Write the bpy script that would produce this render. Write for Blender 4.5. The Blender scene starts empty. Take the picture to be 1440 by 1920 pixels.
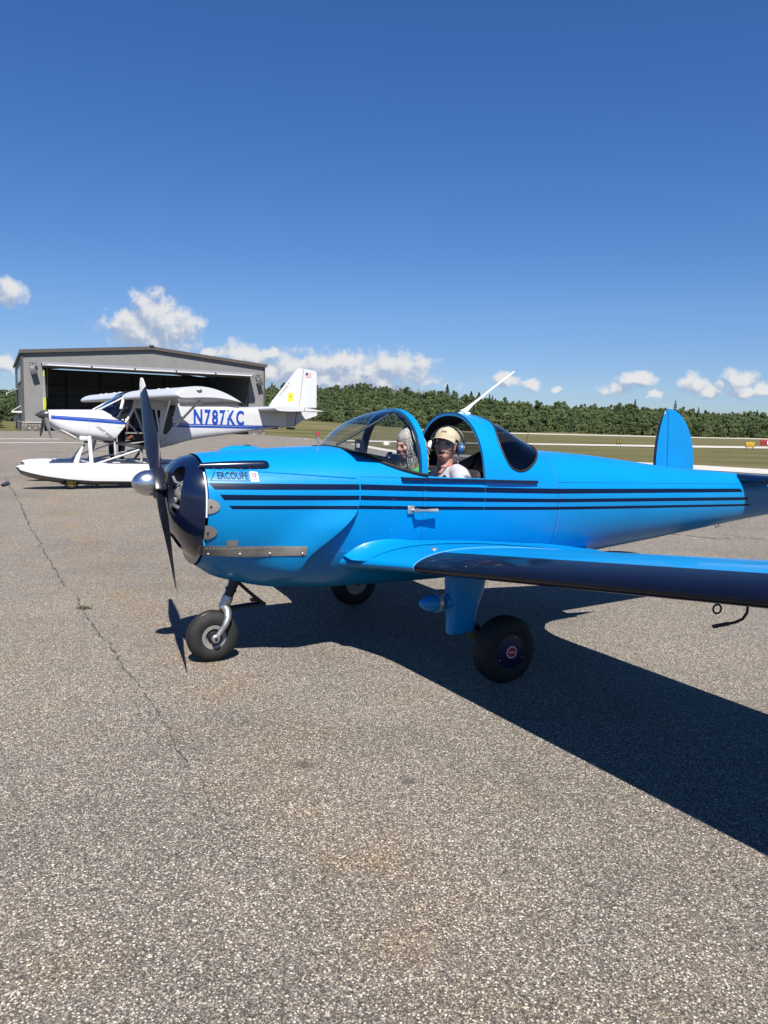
import bpy, bmesh, math, random
import numpy as np
from mathutils import Vector, Matrix

random.seed(7)
rng = np.random.default_rng(7)
SC = bpy.context.scene
COL = SC.collection
rad = math.radians

# ------------------------------------------------------------------ camera
EYE = 1.655
PITCH, ROLL = math.atan(160 / 1430), rad(1.4)
fwd = Vector((0, math.cos(PITCH), -math.sin(PITCH)))
r0 = Vector((1, 0, 0)); d0 = Vector((0, -math.sin(PITCH), -math.cos(PITCH)))
cr = math.cos(ROLL) * r0 - math.sin(ROLL) * d0
cd = math.sin(ROLL) * r0 + math.cos(ROLL) * d0
cam = bpy.data.cameras.new('camera')
cam.sensor_fit = 'VERTICAL'; cam.sensor_height = 36.0; cam.lens = 36.0 * 1430 / 1920
cam.clip_start = 0.05; cam.clip_end = 20000
camo = bpy.data.objects.new('camera', cam); COL.objects.link(camo)
m = Matrix.Identity(4)
for i in range(3):
    m[i][0] = cr[i]; m[i][1] = -cd[i]; m[i][2] = -fwd[i]
m[2][3] = EYE
camo.matrix_world = m
SC.camera = camo

# ------------------------------------------------------------------ sun + sky
SUN_TRAVEL = Vector((-0.111, 0.752, -1.0)).normalized()      # direction the light moves
TO_SUN = -SUN_TRAVEL
SUN_EL = math.asin(TO_SUN.z)
SUN_AZ = math.atan2(TO_SUN.x, TO_SUN.y)                       # clockwise from +Y
sun = bpy.data.lights.new('sun', 'SUN'); sun.energy = 5.0; sun.angle = rad(0.53); sun.color = (1.0, 0.955, 0.89)
suno = bpy.data.objects.new('sun', sun); COL.objects.link(suno)
suno.rotation_euler = SUN_TRAVEL.to_track_quat('-Z', 'Y').to_euler()
suno.location = (0, -20, 30)

SC.view_settings.view_transform = 'Standard'
SC.view_settings.look = 'None'
SC.view_settings.gamma = 1.0
SC.view_settings.exposure = 0.66
SC.render.engine = 'CYCLES'
SC.cycles.max_bounces = 6
SC.cycles.transparent_max_bounces = 16
SC.cycles.caustics_reflective = False
SC.cycles.caustics_refractive = False
SC.cycles.use_denoising = True

CLOUDS = [(-0.2949,0.1330,0.0230,0.0240),(-0.3157,0.113,0.0310,0.0200),(-0.2653,0.1160,0.0270,0.0240),(-0.292,0.106,0.0540,0.0210),(-0.285,0.118,0.034,0.024),
 (-0.3342,0.1126,0.0137,0.0079),(-0.4523,0.144,0.018,0.0126),(-0.4612,0.1367,0.0123,0.0087),(-0.4645,0.0614,0.0156,0.0112),
 (-0.2267,0.0863,0.01,0.0061),(-0.1871,0.0841,0.0297,0.0151),(-0.1497,0.0895,0.0137,0.0069),(-0.1143,0.0707,0.0622,0.0208),
 (-0.0493,0.074,0.0628,0.0189),(0.0127,0.0755,0.0405,0.0182),(-0.0731,0.0584,0.1253,0.014),(-0.1683,0.0635,0.0476,0.0152),
 (0.1533,0.0633,0.015,0.009),(0.1856,0.0591,0.0121,0.0069),(0.2158,0.0515,0.006,0.0041),(0.2902,0.0523,0.0179,0.0087),
 (0.3127,0.0648,0.0202,0.0093),(0.3322,0.0495,0.0081,0.0059),(0.3771,0.0599,0.0168,0.0117),(0.3966,0.0499,0.0118,0.0064),
 (0.4281,0.0637,0.0184,0.0114),(0.4313,0.0507,0.0149,0.007),(0.4535,0.055,0.0123,0.0081),(0.4089,0.0587,0.0064,0.0058)]
# the same kind of small fair-weather cumulus goes on round the rest of the horizon
_r = random.Random(3)
for k in range(16):
    a = 0.62 + k * 0.33 + _r.uniform(-.1, .1)
    if a > math.pi: a -= 2 * math.pi
    e = _r.uniform(0.06, 0.11); s = _r.uniform(0.6, 1.4)
    CLOUDS.append((a, e, .045 * s, .014 * s)); CLOUDS.append((a + .012 * s, e + .012 * s, .02 * s, .014 * s))

world = bpy.data.worlds.new('World'); SC.world = world; world.use_nodes = True
NT = world.node_tree; NT.nodes.clear()

def N(nt, kind, ins=None, **props):
    n = nt.nodes.new(kind)
    for k, v in props.items(): setattr(n, k, v)
    for k, v in (ins or {}).items():
        s = n.inputs[k]
        if isinstance(v, bpy.types.NodeSocket): nt.links.new(v, s)
        elif isinstance(v, bpy.types.Node): nt.links.new(v.outputs[0], s)
        else: s.default_value = v
    return n
def MATH(nt, op, a, b=None, c=None, clamp=False):
    d = {0: a}
    if b is not None: d[1] = b
    if c is not None: d[2] = c
    return N(nt, 'ShaderNodeMath', d, operation=op, use_clamp=clamp).outputs[0]
def VMATH(nt, op, a, b=None):
    d = {0: a}
    if b is not None: d[1] = b
    n = N(nt, 'ShaderNodeVectorMath', d, operation=op)
    return n.outputs['Value'] if op in ('DOT_PRODUCT', 'LENGTH', 'DISTANCE') else n.outputs[0]
def RAMP(nt, fac, stops, interp='LINEAR'):
    n = N(nt, 'ShaderNodeValToRGB', {0: fac}); cr_ = n.color_ramp; cr_.interpolation = interp
    while len(cr_.elements) < len(stops): cr_.elements.new(0.5)
    for e, (p, c) in zip(cr_.elements, stops):
        e.position = p; e.color = (c, c, c, 1) if isinstance(c, (int, float)) else (c[0], c[1], c[2], 1)
    return n.outputs[0]
def MAPR(nt, v, a, b, c=0.0, d=1.0, smooth=False):
    return N(nt, 'ShaderNodeMapRange', {0: v, 1: a, 2: b, 3: c, 4: d}, interpolation_type='SMOOTHSTEP' if smooth else 'LINEAR').outputs[0]
def MIX(nt, f, a, b, mode='MIX'):
    n = N(nt, 'ShaderNodeMix', data_type='RGBA', blend_type=mode)
    for s, v in ((n.inputs[0], f), (n.inputs[6], a), (n.inputs[7], b)):
        if isinstance(v, bpy.types.NodeSocket): nt.links.new(v, s)
        else: s.default_value = v if not isinstance(v, tuple) or len(v) == 4 else (*v, 1)
    return n.outputs[2]

# cloud density as a function of (azimuth, elevation)
grp = bpy.data.node_groups.new('cloud_density', 'ShaderNodeTree')
grp.interface.new_socket('P', in_out='INPUT', socket_type='NodeSocketVector')
grp.interface.new_socket('D', in_out='OUTPUT', socket_type='NodeSocketFloat')
gi = grp.nodes.new('NodeGroupInput'); go = grp.nodes.new('NodeGroupOutput')
P0 = gi.outputs[0]
warp = N(grp, 'ShaderNodeTexNoise', {'Vector': P0, 'Scale': 60.0, 'Detail': 3.0, 'Roughness': .55})
wv = VMATH(grp, 'SUBTRACT', warp.outputs['Color'], (.5, .5, .5))
wv = N(grp, 'ShaderNodeVectorMath', {0: wv, 'Scale': .012}, operation='SCALE').outputs[0]
PW = VMATH(grp, 'ADD', P0, wv)
acc = None
for (a, e, ra, re) in CLOUDS:
    q = VMATH(grp, 'MULTIPLY', VMATH(grp, 'SUBTRACT', PW, (a, e, 0)), (1 / ra, 1 / re, 0))
    l2 = MATH(grp, 'SUBTRACT', 1.25, VMATH(grp, 'LENGTH', q))
    acc = l2 if acc is None else MATH(grp, 'SMOOTH_MAX', acc, l2, .25)
n1 = N(grp, 'ShaderNodeTexNoise', {'Vector': P0, 'Scale': 52.0, 'Detail': 9.0, 'Roughness': .58, 'Lacunarity': 2.1})
n1.noise_dimensions = '2D'
dd = MATH(grp, 'ADD', MATH(grp, 'MINIMUM', acc, .95), MATH(grp, 'MULTIPLY', MATH(grp, 'SUBTRACT', n1.outputs['Fac'], .48), 1.95))
grp.links.new(dd, go.inputs[0])

geo = N(NT, 'ShaderNodeTexCoord')
dv = geo.outputs['Generated']
sx = N(NT, 'ShaderNodeSeparateXYZ', {0: dv})
az = MATH(NT, 'ARCTAN2', sx.outputs[0], sx.outputs[1])
el = MATH(NT, 'ARCSINE', sx.outputs[2])
P = N(NT, 'ShaderNodeCombineXYZ', {0: az, 1: el, 2: 0.0}).outputs[0]
def cloudD(p):
    n = NT.nodes.new('ShaderNodeGroup'); n.node_tree = grp; NT.links.new(p, n.inputs[0]); return n.outputs[0]
D1 = cloudD(P)
D2 = cloudD(VMATH(NT, 'ADD', P, (0.005, 0.012, 0)))
cover = MAPR(NT, D1, -0.12, 0.75, 0.0, 1.0, True)
lit = MAPR(NT, MATH(NT, 'SUBTRACT', D1, D2), -0.55, 0.75, 0.0, 1.0, True)
sky = N(NT, 'ShaderNodeTexSky', sky_type='NISHITA', sun_disc=False)
sky.sun_elevation = SUN_EL; sky.sun_rotation = SUN_AZ
sky.altitude = 100; sky.air_density = 1.0; sky.dust_density = 0.0; sky.ozone_density = 3.0
hs = N(NT, 'ShaderNodeHueSaturation', {'Color': sky.outputs[0], 'Hue': .508, 'Saturation': 1.2, 'Value': 1.06})
tintel = MAPR(NT, sx.outputs[2], 0.0, 0.42, 0.0, 1.0)
tint = RAMP(NT, tintel, [(0.0, (.53, .63, .95)), (.35, (.76, .88, 1.08)), (1.0, (.74, .97, 1.20))])
skyc = MIX(NT, 1.0, hs.outputs[0], tint, 'MULTIPLY')
ccol = RAMP(NT, lit, [(0.0, (3.9, 4.9, 6.7)), (0.45, (5.9, 6.5, 7.6)), (1.0, (8.8, 8.8, 8.8))])
# ColorRamp clamps nothing, values above one are kept
vis = MATH(NT, 'MULTIPLY', cover, .93)
mixed = MIX(NT, vis, skyc, ccol)
SKY_STRENGTH = 0.058
bg = N(NT, 'ShaderNodeBackground', {'Color': mixed, 'Strength': SKY_STRENGTH})
bg0 = N(NT, 'ShaderNodeBackground', {'Color': skyc, 'Strength': SKY_STRENGTH})
# clouds exist only in a belt above the horizon; elsewhere the plain sky is evaluated
belt = MATH(NT, 'MULTIPLY', MATH(NT, 'GREATER_THAN', sx.outputs[2], 0.0), MATH(NT, 'LESS_THAN', sx.outputs[2], 0.19))
ms = N(NT, 'ShaderNodeMixShader', {0: belt, 1: bg0.outputs[0], 2: bg.outputs[0]})
wo = N(NT, 'ShaderNodeOutputWorld', {0: ms.outputs[0]})
world.cycles.sampling_method = 'MANUAL'; world.cycles.sample_map_resolution = 512

# ================================================================== helpers
def tag(o, label=None, cat=None, group=None, kind=None):
    if label: o['label'] = label
    if cat: o['category'] = cat
    if group: o['group'] = group
    if kind: o['kind'] = kind
    return o
def empty(name, loc=(0, 0, 0), rz=0.0, parent=None):
    o = bpy.data.objects.new(name, None); COL.objects.link(o)
    o.empty_display_size = .2; o.location = loc; o.rotation_euler = (0, 0, rz)
    if parent: o.parent = parent
    return o
def mesh(name, V, F, mat=None, parent=None, smooth=True, angle=None, mats=None, fm=None):
    me = bpy.data.meshes.new(name)
    me.from_pydata([tuple(map(float, v)) for v in V], [], [tuple(int(i) for i in f) for f in F])
    me.validate()
    for m_ in (mats or ([mat] if mat else [])): me.materials.append(m_)
    if fm is not None and len(fm) == len(me.polygons): me.polygons.foreach_set('material_index', list(fm))
    if smooth:
        me.polygons.foreach_set('use_smooth', [True] * len(me.polygons))
        me.set_sharp_from_angle(angle=rad(angle if angle else 40))
    me.update()
    o = bpy.data.objects.new(name, me); COL.objects.link(o)
    if parent: o.parent = parent
    return o
class MB:
    """collects pieces of ONE part"""
    def __init__(s): s.V = []; s.F = []
    def add(s, V, F):
        b = len(s.V); s.V += [tuple(v) for v in V]; s.F += [tuple(i + b for i in f) for f in F]; return s
    def box(s, c, d, rot=None):
        x, y, z = d[0] / 2, d[1] / 2, d[2] / 2
        V = [Vector((a, b, e)) for a in (-x, x) for b in (-y, y) for e in (-z, z)]
        if rot is not None: V = [rot @ v for v in V]
        V = [v + Vector(c) for v in V]
        return s.add(V, [(0, 1, 3, 2), (4, 6, 7, 5), (0, 4, 5, 1), (2, 3, 7, 6), (0, 2, 6, 4), (1, 5, 7, 3)])
    def bbox(s, c, d, b=.01, rot=None):
        """box with chamfered edges"""
        bm = bmesh.new(); bmesh.ops.create_cube(bm, size=1)
        for v in bm.verts: v.co = Vector((v.co.x * d[0], v.co.y * d[1], v.co.z * d[2]))
        bmesh.ops.bevel(bm, geom=list(bm.edges), offset=b, segments=2, affect='EDGES', profile=.5)
        V = [v.co.copy() for v in bm.verts]; bm.verts.index_update(); F = [[v.index for v in f.verts] for f in bm.faces]; bm.free()
        if rot is not None: V = [rot @ v for v in V]
        return s.add([v + Vector(c) for v in V], F)
    def tube(s, pts, r, n=10, cap=True, sq=None):
        pts = [Vector(p) for p in pts]
        rs = r if isinstance(r, (list, tuple)) else [r] * len(pts)
        V = []; F = []; prev = None
        for i, p in enumerate(pts):
            t = (pts[min(i + 1, len(pts) - 1)] - pts[max(i - 1, 0)])
            if t.length < 1e-9: t = Vector((0, 0, 1))
            t.normalize()
            if prev is None:
                u = t.orthogonal().normalized()
            else:
                u = (prev - t * prev.dot(t));
                u = u.normalized() if u.length > 1e-6 else t.orthogonal().normalized()
            prev = u; w = t.cross(u)
            for k in range(n):
                a = 2 * math.pi * k / n
                V.append(p + rs[i] * (math.cos(a) * u + math.sin(a) * w))
        for i in range(len(pts) - 1):
            for k in range(n):
                F.append((i * n + k, i * n + (k + 1) % n, (i + 1) * n + (k + 1) % n, (i + 1) * n + k))
        if cap:
            F.append(tuple(range(n))[::-1]); F.append(tuple((len(pts) - 1) * n + k for k in range(n)))
        return s.add(V, F)
    def lathe(s, prof, o=(0, 0, 0), axis=(0, 0, 1), n=32, cap=True):
        """prof: list of (along axis, radius)"""
        a = Vector(axis).normalized(); u = a.orthogonal().normalized(); w = a.cross(u); o = Vector(o)
        V = []; F = []
        for (h, r) in prof:
            for k in range(n):
                t = 2 * math.pi * k / n
                V.append(o + a * h + max(r, 1e-5) * (math.cos(t) * u + math.sin(t) * w))
        for i in range(len(prof) - 1):
            for k in range(n):
                F.append((i * n + k, i * n + (k + 1) % n, (i + 1) * n + (k + 1) % n, (i + 1) * n + k))
        if cap:
            F.append(tuple(range(n))[::-1]); F.append(tuple((len(prof) - 1) * n + k for k in range(n)))
        return s.add(V, F)
    def ell(s, c, r, rot=None, nu=20, nv=12):
        V = []; F = []
        for j in range(nv + 1):
            ph = math.pi * j / nv - math.pi / 2
            for k in range(nu):
                t = 2 * math.pi * k / nu
                v = Vector((r[0] * math.cos(ph) * math.cos(t), r[1] * math.cos(ph) * math.sin(t), r[2] * math.sin(ph)))
                if rot is not None: v = rot @ v
                V.append(v + Vector(c))
        for j in range(nv):
            for k in range(nu):
                F.append((j * nu + k, j * nu + (k + 1) % nu, (j + 1) * nu + (k + 1) % nu, (j + 1) * nu + k))
        return s.add(V, F)
    def grid(s, G, closed=False, flip=False):
        """G[i][j] -> points"""
        ni, nj = len(G), len(G[0]); V = [p for row in G for p in row]; F = []
        for i in range(ni - 1):
            for j in range(nj if closed else nj - 1):
                q = (i * nj + j, i * nj + (j + 1) % nj, (i + 1) * nj + (j + 1) % nj, (i + 1) * nj + j)
                F.append(q[::-1] if flip else q)
        return s.add(V, F)
    def prism(s, poly, z0, z1, f=lambda a, b, z: (a, b, z)):
        n = len(poly); V = [f(a, b, z0) for a, b in poly] + [f(a, b, z1) for a, b in poly]
        F = [tuple(range(n))[::-1], tuple(range(n, 2 * n))] + [(i, (i + 1) % n, n + (i + 1) % n, n + i) for i in range(n)]
        return s.add(V, F)
    def build(s, name, mat, parent=None, smooth=True, angle=None, fix=True):
        o = mesh(name, s.V, s.F, mat, parent, smooth, angle)
        if fix:
            bm = bmesh.new(); bm.from_mesh(o.data)
            bmesh.ops.remove_doubles(bm, verts=bm.verts, dist=1e-5)
            bmesh.ops.recalc_face_normals(bm, faces=bm.faces); bm.to_mesh(o.data); bm.free()
            if smooth:
                o.data.polygons.foreach_set('use_smooth', [True] * len(o.data.polygons)); o.data.set_sharp_from_angle(angle=rad(angle if angle else 40))
        return o
def pch(xs, ys, q):
    """monotone cubic interpolation"""
    xs = np.asarray(xs, float); ys = np.asarray(ys, float)
    if xs[0] > xs[-1]: xs = xs[::-1]; ys = ys[::-1]
    h = np.diff(xs); d = np.diff(ys) / h; mm = np.zeros(len(xs)); mm[0] = d[0]; mm[-1] = d[-1]
    for i in range(1, len(xs) - 1):
        if d[i - 1] * d[i] > 0:
            w1 = 2 * h[i] + h[i - 1]; w2 = h[i] + 2 * h[i - 1]; mm[i] = (w1 + w2) / (w1 / d[i - 1] + w2 / d[i])
    q = np.clip(np.asarray(q, float), xs[0], xs[-1]); i = np.clip(np.searchsorted(xs, q) - 1, 0, len(xs) - 2)
    t = (q - xs[i]) / h[i]
    return (2 * t**3 - 3 * t**2 + 1) * ys[i] + (t**3 - 2 * t**2 + t) * h[i] * mm[i] + (-2 * t**3 + 3 * t**2) * ys[i + 1] + (t**3 - t**2) * h[i] * mm[i + 1]
def sst(a, b, x):
    t = min(1, max(0, (x - a) / (b - a))); return t * t * (3 - 2 * t)

MATS = {}
def pbr(name, col, rough=.5, metal=0.0, spec=.5, coat=0.0, var=.0, vscale=8.0, bump=0.0, bscale=60.0, coat_rough=.05, rvar=0.0, col2=None, dirt=None):
    """procedural surface: noise-varied colour, roughness and fine relief"""
    if name in MATS: return MATS[name]
    mt = bpy.data.materials.new(name); mt.use_nodes = True; nt = mt.node_tree
    b = nt.nodes['Principled BSDF']
    b.inputs['Roughness'].default_value = rough; b.inputs['Metallic'].default_value = metal
    b.inputs['Specular IOR Level'].default_value = spec; b.inputs['Coat Weight'].default_value = coat; b.inputs['Coat Roughness'].default_value = coat_rough
    tc = N(nt, 'ShaderNodeTexCoord').outputs['Object']
    no = N(nt, 'ShaderNodeTexNoise', {'Vector': tc, 'Scale': vscale, 'Detail': 6.0, 'Roughness': .6}).outputs['Fac']
    c0 = tuple(max(0, x * (1 - var)) for x in col); c1 = tuple(x * (1 + var) for x in (col2 or col))
    cc = RAMP(nt, no, [(.3, c0), (.7, c1)])
    if dirt:                                                  # (colour, scale, threshold) small chips or grime specks
        n2 = N(nt, 'ShaderNodeTexNoise', {'Vector': tc, 'Scale': dirt[1], 'Detail': 4.0, 'Roughness': .7}).outputs['Fac']
        f = MAPR(nt, n2, dirt[2], dirt[2] + .05)
        cc = MIX(nt, f, cc, (*dirt[0], 1))
    nt.links.new(cc, b.inputs['Base Color'])
    if rvar:
        nt.links.new(MAPR(nt, no, .3, .7, max(0, rough - rvar), rough + rvar), b.inputs['Roughness'])
    if bump:
        nb = N(nt, 'ShaderNodeTexNoise', {'Vector': tc, 'Scale': bscale, 'Detail': 4.0}).outputs['Fac']
        bp = N(nt, 'ShaderNodeBump', {'Height': nb, 'Strength': bump, 'Distance': .01})
        nt.links.new(bp.outputs[0], b.inputs['Normal'])
    MATS[name] = mt
    return mt
def text_polys(txt, size=1.0, space=1.0, bold=0.0, extr=0.0, shear=0.0):
    """flat text as (verts2d, faces), starting at x=0 on the baseline"""
    cu = bpy.data.curves.new('t', 'FONT'); cu.body = txt; cu.size = size; cu.space_character = space; cu.offset = bold; cu.resolution_u = 3; cu.shear = shear
    ob = bpy.data.objects.new('t', cu); COL.objects.link(ob)
    dg = bpy.context.evaluated_depsgraph_get(); dg.update()
    me = bpy.data.meshes.new_from_object(ob.evaluated_get(dg))
    V = [(v.co.x, v.co.y) for v in me.vertices]; F = [tuple(p.vertices) for p in me.polygons]
    bpy.data.objects.remove(ob); bpy.data.curves.remove(cu); bpy.data.meshes.remove(me)
    return V, F
def boolean(o, cutters):
    for c_ in cutters:
        md = o.modifiers.new('b', 'BOOLEAN'); md.object = c_; md.operation = 'DIFFERENCE'; md.solver = 'EXACT'
    dg = bpy.context.evaluated_depsgraph_get(); dg.update()
    me = bpy.data.meshes.new_from_object(o.evaluated_get(dg))
    o.modifiers.clear(); old = o.data; o.data = me
    me.polygons.foreach_set('use_smooth', [True] * len(me.polygons)); me.set_sharp_from_angle(angle=rad(38))
    for c_ in cutters:
        d_ = c_.data; bpy.data.objects.remove(c_); bpy.data.meshes.remove(d_)
    return o

# ================================================================== the setting
GZ = 0.27
def gz(x, y):
    """the apron rises a little towards the hangar"""
    return GZ * sst(8.0, 16.0, y)

# ---- asphalt with exposed aggregate
def asphalt_material():
    mt = bpy.data.materials.new('worn_asphalt'); mt.use_nodes = True; nt = mt.node_tree; b = nt.nodes['Principled BSDF']
    tc = N(nt, 'ShaderNodeTexCoord').outputs['Object']
    warp = N(nt, 'ShaderNodeTexNoise', {'Vector': tc, 'Scale': 40.0, 'Detail': 2.0})
    wv = N(nt, 'ShaderNodeVectorMath', {0: warp.outputs['Color'], 'Scale': .012}, operation='SCALE').outputs[0]
    tw = VMATH(nt, 'ADD', tc, wv)
    v1 = N(nt, 'ShaderNodeTexVoronoi', {'Vector': tw, 'Scale': 158.0, 'Randomness': 1.0}, feature='F1')
    v2 = N(nt, 'ShaderNodeTexVoronoi', {'Vector': tw, 'Scale': 330.0, 'Randomness': 1.0}, feature='F1')
    r1 = N(nt, 'ShaderNodeSeparateColor', {0: v1.outputs['Color']})
    r2 = N(nt, 'ShaderNodeSeparateColor', {0: v2.outputs['Color']})
    big = RAMP(nt, r1.outputs[0], [(0, (.075, .066, .060)), (.30, (.130, .115, .104)), (.52, (.225, .202, .180)), (.72, (.36, .325, .285)), (.9, (.55, .51, .45)), (1.0, (.66, .63, .58))])
    small = RAMP(nt, r2.outputs[1], [(0, (.06, .052, .048)), (.45, (.14, .122, .11)), (.8, (.28, .25, .22)), (1.0, (.50, .465, .41))])
    pick = MATH(nt, 'GREATER_THAN', r1.outputs[1], .52)
    agg = MIX(nt, pick, small, big)
    edge = MAPR(nt, v1.outputs['Distance'], .38, .72, 1.0, .42)
    col = MIX(nt, 1.0, agg, N(nt, 'ShaderNodeCombineColor', {0: edge, 1: edge, 2: edge}).outputs[0], 'MULTIPLY')
    # tint of single stones
    tint = RAMP(nt, r1.outputs[2], [(0, (1.07, .99, .92)), (.5, (1, 1, 1)), (.8, (1.10, 1.02, .84)), (1, (.95, 1.0, 1.03))])
    col = MIX(nt, .8, col, tint, 'MULTIPLY')
    # wear: broad patches, brown stains, faint tracks, oil spots
    n1 = N(nt, 'ShaderNodeTexNoise', {'Vector': tc, 'Scale': .55, 'Detail': 5.0, 'Roughness': .62}).outputs['Fac']
    n2 = N(nt, 'ShaderNodeTexNoise', {'Vector': tc, 'Scale': 1.7, 'Detail': 5.0, 'Roughness': .65}).outputs['Fac']
    col = MIX(nt, 1.0, col, RAMP(nt, n1, [(.28, (.74, .74, .75)), (.5, (1, 1, 1)), (.74, (1.16, 1.13, 1.07))]), 'MULTIPLY')
    st = MAPR(nt, n2, .53, .70, 0.0, .4, True)
    col = MIX(nt, st, col, MIX(nt, 1.0, col, (1.06, .93, .74, 1), 'MULTIPLY'))
    sp = N(nt, 'ShaderNodeTexNoise', {'Vector': tc, 'Scale': 2.6, 'Detail': 3.0}).outputs['Fac']
    col = MIX(nt, MAPR(nt, sp, .70, .80, 0.0, .55, True), col, (.045, .042, .042, 1))
    # rusty run-off band beside the crack, a faint darker lane seam and soft tyre scuffs
    for (ax, ay, nx, ny, hw, amt, cc_) in ((-3.0, 8.2, .878, .478, .42, .55, (1.08, .93, .74, 1)), (1.2, 3.0, .80, -.60, .16, .35, (.80, .80, .82, 1)), (-4.6, 5.0, .94, .34, .11, .40, (.78, .78, .80, 1)), (-6.3, 5.0, .94, .34, .11, .34, (.78, .78, .80, 1))):
        dl = MATH(nt, 'ABSOLUTE', VMATH(nt, 'DOT_PRODUCT', VMATH(nt, 'SUBTRACT', tc, (ax, ay, 0)), (nx, ny, 0)))
        f = MATH(nt, 'MULTIPLY', MAPR(nt, dl, 0.0, hw, amt, 0.0, True), MAPR(nt, n2, .35, .62, 0.0, 1.0, True))
        col = MIX(nt, f, col, MIX(nt, 1.0, col, cc_, 'MULTIPLY'))
    # two real oil drips in front of the camera side of the aeroplane
    for (ox, oy, orr) in ((-.363, 3.585, .085), (.157, 3.437, .06)):
        q = VMATH(nt, 'MULTIPLY', VMATH(nt, 'SUBTRACT', tw, (ox, oy, 0)), (1 / orr, 1.5 / orr, 0))
        f = MAPR(nt, MATH(nt, 'ADD', VMATH(nt, 'LENGTH', q), MATH(nt, 'MULTIPLY', n2, .8)), .55, 1.5, .62, 0.0, True)
        col = MIX(nt, f, col, (.035, .03, .03, 1))
    col = MIX(nt, 1.0, col, (.86, .862, .845, 1), 'MULTIPLY')
    nt.links.new(col, b.inputs['Base Color'])
    b.inputs['Diffuse Roughness'].default_value = .8
    b.inputs['Roughness'].default_value = .82; b.inputs['Specular IOR Level'].default_value = .35
    hgt = MATH(nt, 'ADD', MATH(nt, 'MULTIPLY', r1.outputs[1], .5), MATH(nt, 'MULTIPLY', edge, .7))
    bp = N(nt, 'ShaderNodeBump', {'Height': hgt, 'Strength': .55, 'Distance': .003})
    nt.links.new(bp.outputs[0], b.inputs['Normal'])
    return mt
ASPH = asphalt_material()

def grass_material(name, stops, sc=1.0):
    mt = bpy.data.materials.new(name); mt.use_nodes = True; nt = mt.node_tree; b = nt.nodes['Principled BSDF']
    tc = N(nt, 'ShaderNodeTexCoord').outputs['Object']
    st = VMATH(nt, 'MULTIPLY', tc, (.35 * sc, 1.0 * sc, 1))
    a = N(nt, 'ShaderNodeTexNoise', {'Vector': st, 'Scale': .16, 'Detail': 8.0, 'Roughness': .68}).outputs['Fac']
    f = N(nt, 'ShaderNodeTexNoise', {'Vector': tc, 'Scale': 3.0, 'Detail': 6.0, 'Roughness': .75}).outputs['Fac']
    col = RAMP(nt, MATH(nt, 'ADD', MATH(nt, 'MULTIPLY', a, .75), MATH(nt, 'MULTIPLY', f, .25)), stops)
    col = MIX(nt, MAPR(nt, f, .62, .75, 0, .55), col, (.30, .255, .155, 1))
    nt.links.new(col, b.inputs['Base Color']); b.inputs['Roughness'].default_value = .95; b.inputs['Specular IOR Level'].default_value = .1
    bp = N(nt, 'ShaderNodeBump', {'Height': f, 'Strength': 1.0, 'Distance': .12}); nt.links.new(bp.outputs[0], b.inputs['Normal'])
    return mt
GRASS = grass_material('dry_grass', [(.30, (.060, .075, .024)), (.45, (.105, .104, .040)), (.58, (.165, .138, .066)), (.75, (.235, .195, .105))])
PALE = pbr('pale_concrete', (.50, .465, .40), .85, var=.16, vscale=.6, bump=.3, bscale=8)
PAINTW = pbr('white_marking_paint', (.72, .72, .70), .7, var=.1, vscale=4)

def hill_h(x, y):
    s = -210 if x < -40 else 95
    f = sst(330, 820, y)
    h = 15.5 * math.exp(-((x + 40) / s) ** 2) * f
    h += 15.5 * sst(385, 640, y) * (0.8 + .2 * math.sin(x * .013 + 1.0) + .12 * math.sin(x * .041))
    # low bank of grass right of the hangar
    h += 2.6 * math.exp(-((x + 24) / 30) ** 2) * sst(95, 175, y) * (1 - sst(240, 330, y) * .3)
    return h
def terr(x, y):
    return gz(x, y) + hill_h(x, y)

# field: one sheet out to the horizon
xs = np.concatenate([np.linspace(-6000, -700, 12)[:-1], np.linspace(-700, 900, 100), np.linspace(900, 6000, 12)[1:]])
ys = np.concatenate([[-6000, -2000, -400, -60], np.linspace(-10, 30, 21), np.linspace(40, 1100, 90), [1400, 2200, 4000, 7000]])
G = [[(x, y, terr(x, y) - .03 if y > -60 else -.03) for x in xs] for y in ys]
field = MB().grid(G).build('field', GRASS, fix=False)
tag(field, 'dry olive grass of the airfield out to the woods', kind='structure')

# apron: polygon of asphalt, draped over the rise
apron_edge = [(-120, -40), (70, -40), (40, 18.0), (16.5, 26.6), (13.8, 27.6), (11.1, 31.3), (6.6, 34.6), (3.6, 36.8), (0.4, 41.0), (-2.7, 59), (-6.8, 76.5), (-14.2, 93.5), (-38.0, 82.0), (-41, 76), (-120, 52)]
bm = bmesh.new()
vs = [bm.verts.new((x, y, 0)) for x, y in apron_edge]; bm.faces.new(vs)
for cut in np.arange(8.0, 16.6, .5):
    bmesh.ops.bisect_plane(bm, geom=bm.verts[:] + bm.edges[:] + bm.faces[:], plane_co=(0, cut, 0), plane_no=(0, 1, 0))
bmesh.ops.triangulate(bm, faces=bm.faces)
for v in bm.verts: v.co.z = gz(v.co.x, v.co.y)
bmesh.ops.recalc_face_normals(bm, faces=bm.faces)
me = bpy.data.meshes.new('apron'); bm.to_mesh(me); bm.free(); me.materials.append(ASPH)
if me.polygons[0].normal.z < 0: me.flip_normals()
me.polygons.foreach_set('use_smooth', [True] * len(me.polygons))
apron = bpy.data.objects.new('apron', me); COL.objects.link(apron)
tag(apron, 'worn grey brown asphalt apron with exposed pale stone chips', kind='structure')

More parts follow.
